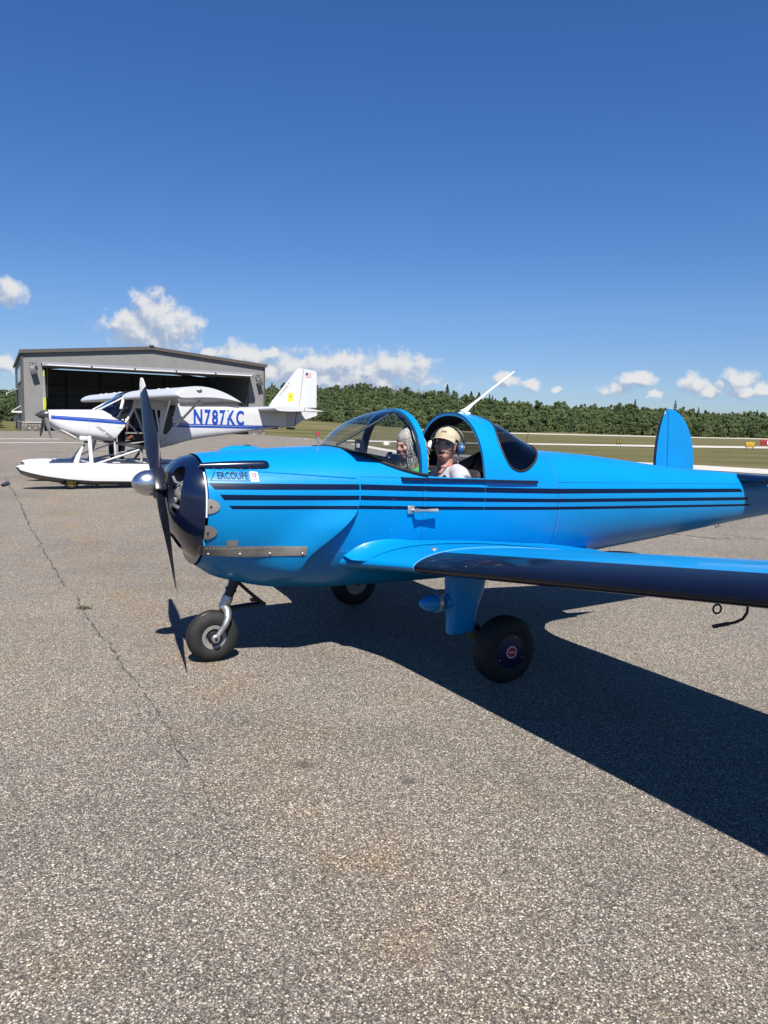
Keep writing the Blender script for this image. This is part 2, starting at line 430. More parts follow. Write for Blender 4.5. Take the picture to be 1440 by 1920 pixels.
def strip(name, up, lo, mat, dz, label):
    up = np.array(up); lo = np.array(lo); n = 24; G = []
    for r_ in (lo, up):
        t = np.linspace(0, 1, n); s = np.linspace(0, 1, len(r_))
        G.append([(float(a), float(b), terr(float(a), float(b)) + dz) for a, b in zip(np.interp(t, s, r_[:, 0]), np.interp(t, s, r_[:, 1]))])
    o = MB().grid(G).build(name, mat, fix=False, smooth=False)
    if o.data.polygons[0].normal.z < 0: o.data.flip_normals()
    return tag(o, label, kind='structure')
strip('path', [(-2.4, 60.5), (.8, 43.9), (4.2, 40.4), (7.6, 38.6), (12.7, 35.6), (16.0, 32.0), (26, 25)],
      [(-2.8, 58.5), (.3, 41.2), (3.6, 36.9), (6.6, 34.7), (11.1, 31.5), (13.9, 27.7), (22, 21)], PALE, .012, 'pale concrete shoulder along the edge of the apron')
strip('taxiway', [(-4.0, 74), (6.6, 75.5), (15.9, 81.5), (26, 86.5), (51, 101), (140, 150)], [(-3.4, 68), (5.7, 68.5), (13.7, 73.5), (30, 78.5), (41, 84), (150, 136)], PALE, .016, 'pale taxiway crossing the grass beyond the apron')
strip('runway', [(-20, 330), (67, 352), (190, 385), (420, 450)], [(-20, 255), (32, 265), (155, 306), (420, 390)], PALE, .012, 'pale runway in front of the woods')
# white lines by the hangar
for k, (a, b, w) in enumerate((((-24, 39.0), (-14, 49.6), .5), ((-30, 42.6), (-22.5, 52.8), .6))):
    a = Vector(a); b = Vector(b); d = (b - a).normalized(); nrm = Vector((-d.y, d.x)) * w / 2
    V = [(p.x, p.y, gz(p.x, p.y) + .005) for p in (a - nrm, b - nrm, b + nrm, a + nrm)]
    tag(mesh('painted_line', V, [(0, 1, 2, 3)], PAINTW, apron, smooth=False))

# crack across the apron: a ragged groove filled with dark grit
CR = [(-9.9, 19.7), (-7.4, 15.07), (-5.08, 10.9), (-3.74, 8.52), (-3.13, 7.43), (-2.64, 6.59), (-2.28, 5.94), (-1.90, 5.30), (-1.58, 4.74), (-1.22, 4.09), (-.963, 3.62), (-.70, 3.12), (-.5, 2.7)]
GRIT = pbr('crack_grit', (.07, .06, .054), .95, var=.5, vscale=60, bump=.6, bscale=150)
def crack(name, pts, w0, seed, wob=.03):
    r_ = random.Random(seed); P_ = []
    for i in range(len(pts) - 1):
        a = np.array(pts[i]); b = np.array(pts[i + 1]); n = max(2, int(np.linalg.norm(b - a) / .035))
        for k in range(n): P_.append(a + (b - a) * k / n)
    L = []; off = 0; R_ = []
    for i, p in enumerate(P_):
        q = P_[min(i + 1, len(P_) - 1)] - P_[max(i - 1, 0)]; q = q / (np.linalg.norm(q) + 1e-9); nn = np.array([-q[1], q[0]])
        off = off * .8 + r_.uniform(-wob, wob) * .6
        w = w0 * max(.02, r_.gauss(.7, .75)) * (0.35 + .65 * math.sin(math.pi * min(1, (i + 8) / len(P_)) ** .8)) * .5
        c_ = p + nn * off
        for s, lst in ((1, L), (-1, R_)):
            e = c_ + nn * s * (w + r_.uniform(0, .3) * w); lst.append((e[0], e[1], gz(e[0], e[1]) + .0035))
    o = MB().grid([L, R_]).build(name, GRIT, apron, smooth=False, fix=False)
    if o.data.polygons[0].normal.z < 0: o.data.flip_normals()
    return o
crack('crack', CR, .013, 5, .022)
crack('crack', [(-2.2, 12.4), (.9, 13.6), (4.9, 11.4), (8.6, 11.9)], .03, 9)
crack('crack', [(5.2, 11.9), (6.6, 10.2), (8.4, 9.3)], .025, 12)

# ================================================================== woods, trees
def leaf_material(name, stops, trans=.35):
    mt = bpy.data.materials.new(name); mt.use_nodes = True; nt = mt.node_tree; b = nt.nodes['Principled BSDF']
    oi = N(nt, 'ShaderNodeObjectInfo').outputs['Random']
    ge = N(nt, 'ShaderNodeNewGeometry').outputs['Random Per Island']
    f = MATH(nt, 'ADD', MATH(nt, 'MULTIPLY', oi, .72), MATH(nt, 'MULTIPLY', ge, .28))
    col = RAMP(nt, f, stops)
    nt.links.new(col, b.inputs['Base Color']); b.inputs['Roughness'].default_value = .6; b.inputs['Specular IOR Level'].default_value = .25
    tr = N(nt, 'ShaderNodeBsdfTranslucent', {'Color': col})
    mx = N(nt, 'ShaderNodeMixShader', {0: trans, 1: b.outputs[0], 2: tr.outputs[0]})
    nt.links.new(mx.outputs[0], nt.nodes['Material Output'].inputs[0])
    return mt
LEAF = leaf_material('broad_leaves', [(0, (.066, .096, .040)), (.3, (.105, .146, .058)), (.6, (.140, .186, .074)), (.85, (.190, .228, .098)), (1, (.150, .178, .088))])
NEEDLE = leaf_material('needles', [(0, (.030, .056, .026)), (.5, (.046, .080, .034)), (1, (.066, .102, .042))], .1)
BARK = pbr('bark', (.11, .09, .07), .9, var=.4, vscale=6, bump=.6, bscale=20)
DEAD = pbr('bare_twigs', (.17, .15, .125), .9, var=.3, vscale=1)

def leaf_quads(centres, normals, size, r_):
    V = []; F = []
    for c_, n_ in zip(centres, normals):
        n_ = Vector(n_).normalized(); u = n_.orthogonal().normalized(); w = n_.cross(u)
        a = r_.uniform(0, 6.28); u, w = math.cos(a) * u + math.sin(a) * w, -math.sin(a) * u + math.cos(a) * w
        s = size * r_.uniform(.6, 1.35); b = len(V); c_ = Vector(c_)
        V += [c_ + u * s * .5, c_ + w * s * .36 + n_ * s * .12, c_ - u * s * .5, c_ - w * s * .36 + n_ * s * .1]
        F.append((b, b + 1, b + 2, b + 3))
    return V, F
def crown_broad(seed, H=12.5, Wd=6.0, n=2300, leaf=.85, low=.03):
    r_ = random.Random(seed); C_ = []; Nn = []; blobs = []
    for k in range(34):
        h = r_.uniform(low, .96); t = (h - low) / (1 - low)
        prof = math.sin(math.pi * min(1, .18 + t * .80)) ** .7
        a = r_.uniform(0, 6.28); d = Wd * prof * math.sqrt(r_.uniform(.1, 1)) * .78
        blobs.append((Vector((d * math.cos(a), d * math.sin(a), H * h)), r_.uniform(.9, 1.9) * (1 - .35 * t)))
    tot = sum(b[1] ** 2 for b in blobs)
    for c_, R_ in blobs:
        for k in range(int(n * R_ ** 2 / tot)):
            v = Vector((r_.gauss(0, 1), r_.gauss(0, 1), r_.gauss(.25, 1))).normalized()
            C_.append(c_ + v * R_ * r_.uniform(.6, 1.12)); Nn.append((v + Vector((r_.gauss(0, .45), r_.gauss(0, .45), r_.gauss(.2, .45)))).normalized())
    return leaf_quads(C_, Nn, leaf, r_)
def crown_conifer(seed, H=17., Wd=2.6, n=1100, leaf=.8):
    r_ = random.Random(seed); C_ = []; Nn = []
    tiers = 13
    for k in range(n):
        t = r_.random() ** .75; tier = .5 * round(t * tiers) / tiers + .5 * t
        R_ = Wd * (1 - tier) ** .85 + .12; a = r_.uniform(0, 6.28); rr = R_ * math.sqrt(r_.uniform(.05, 1)) * (1 + .35 * math.sin(a * 5 + tier * 37))
        C_.append((rr * math.cos(a), rr * math.sin(a), H * (.06 + .93 * tier) - rr * .18 + r_.uniform(-.2, .2)))
        Nn.append(Vector((math.cos(a) * .5, math.sin(a) * .5, 1)).normalized() + Vector((r_.gauss(0, .4), r_.gauss(0, .4), 0)))
    return leaf_quads(C_, Nn, leaf, r_)
def trunk_mb(seed, H, r0_, limbs=6, Wd=3.5):
    r_ = random.Random(seed); mb = MB()
    mb.tube([(0, 0, -.3), (.1, .05, H * .3), (-.08, .1, H * .6), (.05, 0, H * .92)], [r0_, r0_ * .75, r0_ * .45, r0_ * .1], 7)
    for k in range(limbs):
        z = H * r_.uniform(.25, .75); a = r_.uniform(0, 6.28); L = Wd * r_.uniform(.45, .9)
        mb.tube([(0, 0, z), (L * .5 * math.cos(a), L * .5 * math.sin(a), z + L * .35), (L * math.cos(a), L * math.sin(a), z + L * .75)], [r0_ * .35, r0_ * .22, r0_ * .06], 5)
    return mb
# prototypes for the far wood (never in view themselves: they live in a collection of their own)
KINDS_ = bpy.data.collections.new('forest_kinds')
def proto(name, parts):
    V = []; F = []; fm = []; mats = []
    for i, ((v, f), mt) in enumerate(parts):
        b = len(V); V += v; F += [tuple(k + b for k in q) for q in f]; fm += [i] * len(f); mats.append(mt)
    o = mesh(name, V, F, mats=mats, fm=fm, smooth=False); COL.objects.unlink(o); KINDS_.objects.link(o); return o
def mbparts(mb): return ([Vector(v) for v in mb.V], mb.F)
proto('a_tree', [(crown_broad(1), LEAF), (mbparts(trunk_mb(1, 13, .2)), BARK)])
proto('b_tree', [(crown_broad(2, 11, 6.6), LEAF), (mbparts(trunk_mb(2, 11, .2)), BARK)])
proto('c_tree', [(crown_broad(3, 13.5, 5.6), LEAF), (mbparts(trunk_mb(3, 14, .2)), BARK)])
proto('d_tree', [(crown_broad(4, 8.5, 5.2, low=.02), LEAF), (mbparts(trunk_mb(4, 8, .15)), BARK)])
proto('e_tree', [(crown_broad(11, 14, 5.0), LEAF), (mbparts(trunk_mb(5, 15, .2)), BARK)])
proto('f_tree', [(crown_conifer(5), NEEDLE), (mbparts(trunk_mb(6, 16, .18, 0)), BARK)])
proto('g_tree', [(crown_conifer(6, 14, 3.0), NEEDLE), (mbparts(trunk_mb(7, 13, .18, 0)), BARK)])
_bare = trunk_mb(21, 12, .16, 26, 3.0)
proto('h_tree', [(mbparts(_bare), DEAD)])

pts = []; kinds = []; scl = []
fr = random.Random(17)
def front_y(x):
    """edge of the wood"""
    return 372 + .20 * max(0, x) + 14 * math.sin(x * .021) + 9 * math.sin(x * .067 + 1) + (0 if x > -10 else min(60, (-10 - x) * .9) * -1.2)
x = -480
for row in range(54):
    dy = row * 6.5 if row < 24 else 156 + (row - 24) * 12
    x = -430 - dy * .25
    lim = 430 + dy * .6
    while x < lim:
        x += fr.uniform(3.8, 6.6) * (1 if row < 24 else 1.4)
        y = front_y(x) + dy + fr.uniform(-4, 4)
        if row >= 40 and hill_h(x, y) < 17.5: continue
        if abs(x) > y * .56 + 30: continue
        if row < 2:
            k = fr.choices([0, 1, 2, 3, 4, 5, 6], [2, 2, 1, 6, 1, .3, .3])[0]; s = fr.uniform(.3, .65)
        else:
            k = fr.choices([0, 1, 2, 3, 4, 5, 6], [4, 5, 4, 3, 3, .35, .3])[0]; s = fr.choice((fr.uniform(.42, .7), fr.uniform(.55, .82), fr.uniform(.5, .95)))
        if row > 28 and -5 < x < 80 and hill_h(x, y) > 19 and fr.random() < .8: k = 7; s = fr.uniform(.8, 1.1)
        pts.append((x, y, terr(x, y) - .2)); kinds.append(k); scl.append(s)
me = bpy.data.meshes.new('forest'); me.from_pydata(pts, [], [])
at = me.attributes.new('kind', 'INT', 'POINT'); at.data.foreach_set('value', kinds)
at = me.attributes.new('scl', 'FLOAT', 'POINT'); at.data.foreach_set('value', scl)
at = me.attributes.new('rot', 'FLOAT', 'POINT'); at.data.foreach_set('value', [fr.uniform(0, 6.28) for _ in pts])
forest = bpy.data.objects.new('forest', me); COL.objects.link(forest)
tag(forest, 'mixed green woods covering the low hill behind the airfield', 'woods', kind='stuff')
gt = bpy.data.node_groups.new('scatter_trees', 'GeometryNodeTree')
gt.interface.new_socket('Geometry', in_out='INPUT', socket_type='NodeSocketGeometry'); gt.interface.new_socket('Geometry', in_out='OUTPUT', socket_type='NodeSocketGeometry')
g_in = gt.nodes.new('NodeGroupInput'); g_out = gt.nodes.new('NodeGroupOutput')
ci = gt.nodes.new('GeometryNodeCollectionInfo'); ci.inputs[0].default_value = KINDS_; ci.inputs['Separate Children'].default_value = True; ci.inputs['Reset Children'].default_value = True
iop = gt.nodes.new('GeometryNodeInstanceOnPoints'); iop.inputs['Pick Instance'].default_value = True
def attr(n_, t):
    a = gt.nodes.new('GeometryNodeInputNamedAttribute'); a.data_type = t; a.inputs[0].default_value = n_; return a.outputs[0]
gt.links.new(g_in.outputs[0], iop.inputs['Points']); gt.links.new(ci.outputs[0], iop.inputs['Instance'])
gt.links.new(attr('kind', 'INT'), iop.inputs['Instance Index'])
cxyz = gt.nodes.new('ShaderNodeCombineXYZ'); gt.links.new(attr('rot', 'FLOAT'), cxyz.inputs[2]); gt.links.new(cxyz.outputs[0], iop.inputs['Rotation'])
gt.links.new(attr('scl', 'FLOAT'), iop.inputs['Scale']); gt.links.new(iop.outputs[0], g_out.inputs[0])
md = forest.modifiers.new('scatter', 'NODES'); md.node_group = gt

def single_tree(kind, loc, s, seed, label, H, Wd, group=None):
    t = empty(kind, loc, random.Random(seed).uniform(0, 6))
    if 'conifer' in kind or 'pine' in kind: V, F = crown_conifer(seed, H, Wd, 1400, .55 * s); mt = NEEDLE
    else: V, F = crown_broad(seed, H, Wd, 3000, .55 * s, .05); mt = LEAF
    mesh('crown', V, F, mt, t, smooth=False)
    trunk_mb(seed, H * .9, H * .018).build('trunk', BARK, t)
    return tag(t, label, 'tree', group)
single_tree('broadleaf_tree', (-53.0, 99, GZ), 1.0, 31, 'broad dark green tree at the left edge, behind the hangar corner', 8.2, 3.4, 'trees beside the hangar')
single_tree('broadleaf_tree', (-60.5, 112, GZ), 1.0, 32, 'lower rounded tree in front of the left picture edge beside the hangar', 8.0, 3.6, 'trees beside the hangar')
# pines standing above the wood's skyline
for k, (x, y, H, lab) in enumerate(((50, 640, 15, 'tall lone pine standing above the woods left of the white antenna'), (70, 640, 12.5, 'pair of pines above the woods beside the antenna, left one'),
                                    (77, 645, 13.5, 'pair of pines above the woods beside the antenna, right one'))):
    single_tree('pine_tree', (x, y, terr(x, y) + 1), 1.7, 41 + k, lab, H, 3.6, 'pines above the skyline')

# ================================================================== hangar
HA = Vector((-38.5, 81.5, GZ)); U = Vector((.89, .456, 0)).normalized(); Wv = Vector((-U.y, U.x, 0))
HL, HD, HE, HR = 26.5, 28.0, 8.26, 9.45            # length of front, depth, eave and ridge above ground
hang = empty('hangar', HA, math.atan2(U.y, U.x))   # local x along the front, y into the building
tag(hang, 'grey metal hangar with low gable roof and wide open door', 'hangar')
def ribbed(name, col, axis='X', sc=3.2):
    mt = bpy.data.materials.new(name); mt.use_nodes = True; nt = mt.node_tree; b = nt.nodes['Principled BSDF']
    tc = N(nt, 'ShaderNodeTexCoord').outputs['Object']
    w = N(nt, 'ShaderNodeTexWave', {'Vector': tc, 'Scale': sc, 'Distortion': 0.0}, bands_direction=axis, wave_profile='SIN').outputs['Fac']
    no = N(nt, 'ShaderNodeTexNoise', {'Vector': tc, 'Scale': .8, 'Detail': 6.0}).outputs['Fac']
    cc = RAMP(nt, no, [(.3, tuple(x * .93 for x in col)), (.7, tuple(x * 1.06 for x in col))])
    nt.links.new(cc, b.inputs['Base Color']); b.inputs['Roughness'].default_value = .5; b.inputs['Metallic'].default_value = 0.0
    bp = N(nt, 'ShaderNodeBump', {'Height': RAMP(nt, w, [(.75, 0.0), (.95, 1.0)]), 'Strength': .3, 'Distance': .02}); nt.links.new(bp.outputs[0], b.inputs['Normal'])
    return mt
HSIDE = ribbed('grey_ribbed_steel', (.215, .21, .20), 'X', 1.6)
HSIDE_Y = ribbed('grey_ribbed_steel_shaded', (.16, .17, .175), 'Y', 1.6)  # side walls darker and bluer: their shade is put into the colour
TRIM = pbr('dark_brown_trim', (.085, .072, .062), .5, var=.1)
ROOF = pbr('grey_roof_steel', (.28, .28, .28), .45, var=.08, vscale=.5)
INSUL = pbr('hangar_liner', (.30, .32, .35), .8, var=.15, vscale=.7)
STEEL = pbr('dark_steel', (.06, .064, .072), .5, var=.2)
WHT = pbr('white_paint_steel', (.78, .78, .77), .4, var=.06)
HFLOOR = pbr('hangar_floor', (.26, .25, .24), .5, var=.2, vscale=.6)
def stone_material():
    mt = bpy.data.materials.new('field_stone_veneer'); mt.use_nodes = True; nt = mt.node_tree; b = nt.nodes['Principled BSDF']
    tc = VMATH(nt, 'MULTIPLY', N(nt, 'ShaderNodeTexCoord').outputs['Object'], (1, 1, 1.5))
    v = N(nt, 'ShaderNodeTexVoronoi', {'Vector': tc, 'Scale': 3.0}, feature='F1'); e = N(nt, 'ShaderNodeTexVoronoi', {'Vector': tc, 'Scale': 3.0}, feature='DISTANCE_TO_EDGE')
    r_ = N(nt, 'ShaderNodeSeparateColor', {0: v.outputs['Color']})
    cc = RAMP(nt, r_.outputs[0], [(0, (.10, .085, .075)), (.4, (.22, .19, .165)), (.7, (.30, .27, .24)), (1, (.45, .42, .38))])
    f = MAPR(nt, e.outputs['Distance'], .03, .09)
    nt.links.new(MIX(nt, f, (.14, .13, .12, 1), cc), b.inputs['Base Color']); b.inputs['Roughness'].default_value = .9
    bp = N(nt, 'ShaderNodeBump', {'Height': f, 'Strength': 1.0, 'Distance': .08}); nt.links.new(bp.outputs[0], b.inputs['Normal'])
    return mt
STONE = stone_material()
x0, x1, dh = 2.0, 24.6, 6.75                       # door opening
t = .25
# front wall: two piers and a gable above the opening
MB().box((x0 / 2, t / 2, (HE + .9) / 2 + .0), (x0, t, HE - .9)).build('wall', HSIDE, hang, smooth=False)
MB().box(((x1 + HL) / 2, t / 2, (HE + .9) / 2), (HL - x1, t, HE - .9)).build('wall', HSIDE, hang, smooth=False)
gp = [(0, HE - .002), (x0 - .002, HE - .002), (x0 - .002, dh), (x1 + .002, dh), (x1 + .002, HE - .002), (HL, HE - .002), (HL / 2, HR)]
mb = MB().prism([(HL, HE + .001), (HL / 2, HR), (0, HE + .001)], .003, t, lambda a, b, z: (a, z, b))
mb.box(((x0 + x1) / 2, t / 2 + .002, (dh + HE) / 2), (x1 - x0, t - .004, HE - dh)); mb.build('wall', HSIDE, hang, smooth=False)
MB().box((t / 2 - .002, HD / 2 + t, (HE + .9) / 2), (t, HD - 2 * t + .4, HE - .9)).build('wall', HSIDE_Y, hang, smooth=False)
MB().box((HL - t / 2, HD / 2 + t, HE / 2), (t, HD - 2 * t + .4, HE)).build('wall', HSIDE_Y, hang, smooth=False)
MB().box((HL / 2, HD + t / 2, HE / 2), (HL, t, HE)).build('wall', HSIDE, hang, smooth=False)
# stone skirt with a white ledge
for (cx, cy, dx, dy) in ((x0 / 2 - .03, t / 2 - .05, x0 + .06, t + .1), ((x1 + HL) / 2 + .03, t / 2 - .05, HL - x1 + .06, t + .1), (t / 2 - .06, HD / 2 + .3, t + .12, HD - .3)):
    MB().box((cx, cy, .44), (dx, dy, .88)).build('stone_skirt', STONE, hang, smooth=False)
    MB().box((cx, cy - .02, .925), (dx + .06, dy + .08, .09)).build('ledge', PALE, hang, smooth=False)
# roof
for s in (0, 1):
    xa, xb = (-.25, HL / 2) if s == 0 else (HL + .25, HL / 2)
    za = HE + .0 - .02
    V = [(xa, -.25, za + .06), (xb, -.25, HR + .08), (xb, HD + .5, HR + .08), (xa, HD + .5, za + .06)]
    V += [(v[0], v[1], v[2] + .16) for v in V]
    mesh('roof', V, [(0, 1, 2, 3), (7, 6, 5, 4), (0, 4, 5, 1), (1, 5, 6, 2), (2, 6, 7, 3), (3, 7, 4, 0)], ROOF, hang, smooth=False)
    V = [(xa - .02 * (1 - 2 * s), -.33, za - .12), (xb, -.33, HR - .08), (xb, -.33, HR + .27), (xa - .02 * (1 - 2 * s), -.33, za + .25)]
    V += [(v[0], v[1] + .075, v[2]) for v in V]
    mesh('rake_trim', V, [(0, 1, 2, 3), (7, 6, 5, 4), (0, 4, 5, 1), (1, 5, 6, 2), (2, 6, 7, 3), (3, 7, 4, 0)], TRIM, hang, smooth=False)
MB().bbox((HL / 2, -.2, HR + .33), (.5, .5, .18), .04).build('ridge_cap', TRIM, hang)
MB().box((-.02, -.02, HE / 2 + .45), (.16, .16, HE - .95)).build('corner_trim', TRIM, hang, smooth=False)
MB().box((HL + .02, -.02, HE / 2 + .45), (.16, .16, HE - .95)).build('corner_trim', TRIM, hang, smooth=False)
MB().box((-.17, HD / 2, HE + .0), (.14, HD + .6, .2)).build('gutter', TRIM, hang, smooth=False)
# interior
MB().box((HL / 2, HD / 2 + .2, .006), (HL - .6, HD - .3, .012)).build('floor', HFLOOR, hang, smooth=False)
MB().box((HL / 2, HD - .06, 4.0), (HL - .6, .06, 7.9)).build('liner', INSUL, hang, smooth=False)
for xx in (.32, HL - .32): MB().box((xx, HD / 2, 4.0), (.05, HD - 1.0, 7.9)).build('liner', INSUL, hang, smooth=False)
for k in range(6): MB().box((2.0 + k * 4.5, HD - .22, 4.0), (.22, .2, 7.8)).build('column', STEEL, hang, smooth=False)
for z in (1.6, 3.1, 4.6, 6.1): MB().box((HL / 2, HD - .15, z), (HL - 1, .08, .1)).build('girt', STEEL, hang, smooth=False)
for k in range(5):
    yy = 3 + k * 5.5
    for s in (-1, 1):
        mb = MB().tube([(HL / 2, yy, HR - .35), (HL / 2 + s * (HL / 2 - .4), yy, HE - .45)], .16, 4); mb.build('rafter', STEEL, hang, smooth=False)
# raised hydraulic door: folded out as a shallow canopy with white tubes on its lip
DOOR = empty('hangar_door', (0, 0, 0), 0, hang)
MB().box(((x0 + x1) / 2 - .05, -1.05, dh + .38), (x1 - x0 + .3, 2.0, .10)).build('door_panel', TRIM, DOOR, smooth=False)
MB().box(((x0 + x1) / 2 - .05, -2.02, dh + .30), (x1 - x0 + .3, .10, .42)).build('door_lip', pbr('door_lip_steel', (.30, .29, .31), .4, var=.1), DOOR, smooth=False)
for k in range(5):
    a = x0 + .3 + k * (x1 - x0 - .3) / 5; b = x0 + .3 + (k + 1) * (x1 - x0 - .3) / 5 - .22
    MB().tube([(a, -2.16, dh + .16), (b, -2.16, dh + .16)], .085, 10).build('tube', pbr('tube_paint', (.50, .50, .50), .45, var=.05), DOOR)
    MB().box((b + .11, -2.12, dh + .2), (.12, .14, .3)).build('bracket', STEEL, DOOR, smooth=False)
for k in range(7): MB().box((x0 + .4 + k * 3.6, -1.05, dh + .22), (.12, 1.9, .22)).build('rib', STEEL, DOOR, smooth=False)
for xx in (x0 + .35, x1 - .35): MB().tube([(xx, -.05, 3.6), (xx, -1.5, dh + .2)], .07, 8).build('ram', STEEL, DOOR)
# wall lamps on brackets
for xx in (.98, 25.7):
    L = empty('wall_lamp', (xx, -.0, 6.35), 0, hang)
    MB().tube([(0, 0, .75), (0, -.5, .8), (0, -.55, .45)], .045, 8).build('bracket', STEEL, L)
    MB().box((0, -.35, .82), (.75, .3, .05)).build('hood', STEEL, L, smooth=False)
    MB().bbox((.05, -.6, .05), (.62, .2, .95), .05, Matrix.Rotation(rad(-14), 3, 'Y') @ Matrix.Rotation(rad(-12), 3, 'X')).build('lamp_head', pbr('lamp_head_grey', (.06, .06, .062), .45, var=.1), L)
# left side: window, awning, door canopy, pipe
GLASSB = pbr('hangar_glass', (.30, .36, .40), .12, var=.1, spec=.8)
MB().box((-.015, 9.5, 6.3), (.08, 9.2, 1.9)).build('window_frame', TRIM, hang, smooth=False)
MB().box((-.035, 9.5, 6.3), (.08, 8.8, 1.6)).build('window', GLASSB, hang, smooth=False)
V = [(-.03, 17, 5.05), (-.03, 24, 5.05), (-1.25, 24, 4.45), (-1.25, 17, 4.45)]; V += [(v[0], v[1], v[2] - .12) for v in V]
mesh('awning', V, [(0, 1, 2, 3), (7, 6, 5, 4), (0, 4, 5, 1), (1, 5, 6, 2), (2, 6, 7, 3), (3, 7, 4, 0)], ROOF, hang, smooth=False)
MB().box((-1.28, 20.5, 4.36), (.06, 7.06, .28)).build('awning_fascia', WHT, hang, smooth=False)
MB().box((-.5, 7.6, 2.05), (1.0, 3.2, .16)).build('door_canopy', WHT, hang, smooth=False)
MB().tube([(-.05, 6.1, 2.75), (-.95, 6.1, 2.15)], .03, 6).build('canopy_stay', WHT, hang)
MB().tube([(-.2, 6.5, 0), (-.2, 6.5, 1.75), (-.05, 6.5, 1.8)], .07, 8).build('pipe', STEEL, hang)
MB().box((-.05, 16, 1.6), (.12, 1.2, 2.2)).build('side_door', STEEL, hang, smooth=False)
MB().box((-.25, 21.5, 1.35), (.45, .9, .75)).build('air_conditioner', WHT, hang, smooth=False)

# ================================================================== blue low-wing aeroplane
# local frame: x to the nose, y to its left (camera side), z up; origin on the ground between the main wheels
YAW = rad(27.4)
plane = empty('light_aeroplane', (0.278, 5.937, 0), math.pi + YAW)
tag(plane, 'bright blue low-wing two-seat aeroplane with navy stripes and open cockpit', 'aeroplane')
BLUE = pbr('blue_aircraft_paint', (.0, .222, .52), .38, spec=.28, coat=.30, var=.05, vscale=2.5, coat_rough=.06, bump=.085, bscale=4.5, dirt=((.30, .50, .70), 48, .735))
NAVY = pbr('navy_aircraft_paint', (.002, .008, .032), .25, spec=.5, coat=.6, var=.15, vscale=3, coat_rough=.04, bump=.01, bscale=12, dirt=((.14, .16, .2), 60, .745))
NAVYW = pbr('navy_wing_paint', (.003, .005, .016), .40, spec=.16, coat=.28, var=.15, vscale=3, coat_rough=.07, dirt=((.13, .15, .18), 42, .715))
STRIPE = pbr('navy_stripe_vinyl', (.002, .008, .034), .4, spec=.2, var=.15, vscale=6)
ALU = pbr('bare_aluminium', (.52, .50, .47), .38, metal=.85, var=.15, vscale=12, rvar=.12)
ALUD = pbr('dull_aluminium', (.30, .28, .25), .55, metal=.4, var=.2, vscale=10)
CHROME = pbr('polished_spinner', (.70, .70, .71), .30, metal=1.0, var=.05, vscale=4, rvar=.05)
RUBBER = pbr('tyre_rubber', (.014, .0135, .013), .75, var=.4, vscale=14, bump=.2, bscale=80)
BLACK = pbr('black_paint', (.012, .012, .014), .35, var=.2, vscale=8)
BLADE = pbr('propeller_black', (.010, .012, .020), .28, var=.3, vscale=5, coat=.3)
RUBTRIM = pbr('rubber_trim', (.012, .012, .014), .6, var=.2)
INNER = pbr('cockpit_lining', (.016, .016, .020), .8, var=.3, vscale=9)
GLARE = pbr('glareshield', (.13, .125, .13), .8, var=.15, vscale=20)
STEELP = pbr('rod_steel', (.03, .03, .035), .4, metal=.5, var=.2)
def glass(name, tint, refl=.9, rough=.0, dens=0.0):
    mt = bpy.data.materials.new(name); mt.use_nodes = True; nt = mt.node_tree; nt.nodes.remove(nt.nodes['Principled BSDF'])
    tc = N(nt, 'ShaderNodeTexCoord').outputs['Object']
    no = N(nt, 'ShaderNodeTexNoise', {'Vector': tc, 'Scale': 2.0, 'Detail': 3.0}).outputs['Fac']
    tr = N(nt, 'ShaderNodeBsdfTransparent', {'Color': RAMP(nt, no, [(.2, tuple(x * .96 for x in tint)), (.8, tint)])})
    gl = N(nt, 'ShaderNodeBsdfGlossy', {'Color': (1, 1, 1, 1), 'Roughness': rough})
    ge = N(nt, 'ShaderNodeNewGeometry')                          # Schlick reflectance of a thin sheet, the same from both sides
    cs = MATH(nt, 'ABSOLUTE', VMATH(nt, 'DOT_PRODUCT', ge.outputs['Normal'], ge.outputs['Incoming']))
    f = MATH(nt, 'MULTIPLY', MATH(nt, 'ADD', .05, MATH(nt, 'MULTIPLY', .95, MATH(nt, 'POWER', MATH(nt, 'SUBTRACT', 1.0, cs, clamp=True), 5.0))), refl, clamp=True)
    mx = N(nt, 'ShaderNodeMixShader', {0: f, 1: tr.outputs[0], 2: gl.outputs[0]})
    nt.links.new(mx.outputs[0], nt.nodes['Material Output'].inputs[0]); return mt
CLEAR = glass('windshield_plexiglass', (.88, .905, .90), 1.0, .07)
SMOKE = glass('smoked_plexiglass', (.30, .33, .40), .9, .03)

ZT = ([1.80, 1.72, 1.50, 1.25, .78, .25, -.30], [1.432, 1.441, 1.462, 1.477, 1.499, 1.503, 1.503])
ZTR = ([-.24, -.40, -.60, -.80, -1.05, -1.33, -1.63, -2.0, -2.48, -2.96, -3.33, -3.64, -3.85, -4.05, -4.5], [1.782, 1.768, 1.705, 1.607, 1.497, 1.475, 1.454, 1.417, 1.365, 1.323, 1.301, 1.277, 1.255, 1.22, 1.10])
ZB = ([1.80, 1.63, 1.49, 1.30, 1.06, .73, 0, -.8, -1.2, -1.69, -2.22, -2.90, -3.64, -4.05, -4.5], [.722, .612, .570, .524, .492, .475, .472, .50, .543, .598, .652, .722, .802, .842, .885])
WW = ([1.80, 1.5, 1.25, .78, .25, -.30, -.80, -1.05, -1.7, -2.5, -3.3, -3.65, -4.05, -4.5], [.405, .458, .487, .527, .546, .532, .497, .472, .398, .298, .198, .153, .11, .06])
ZCc = ([1.80, 1.25, .78, .25, -.30, -1.05, -1.7, -2.5, -3.3, -4.05], [1.17, 1.19, 1.20, 1.20, 1.19, 1.15, 1.11, 1.07, 1.05, 1.02])
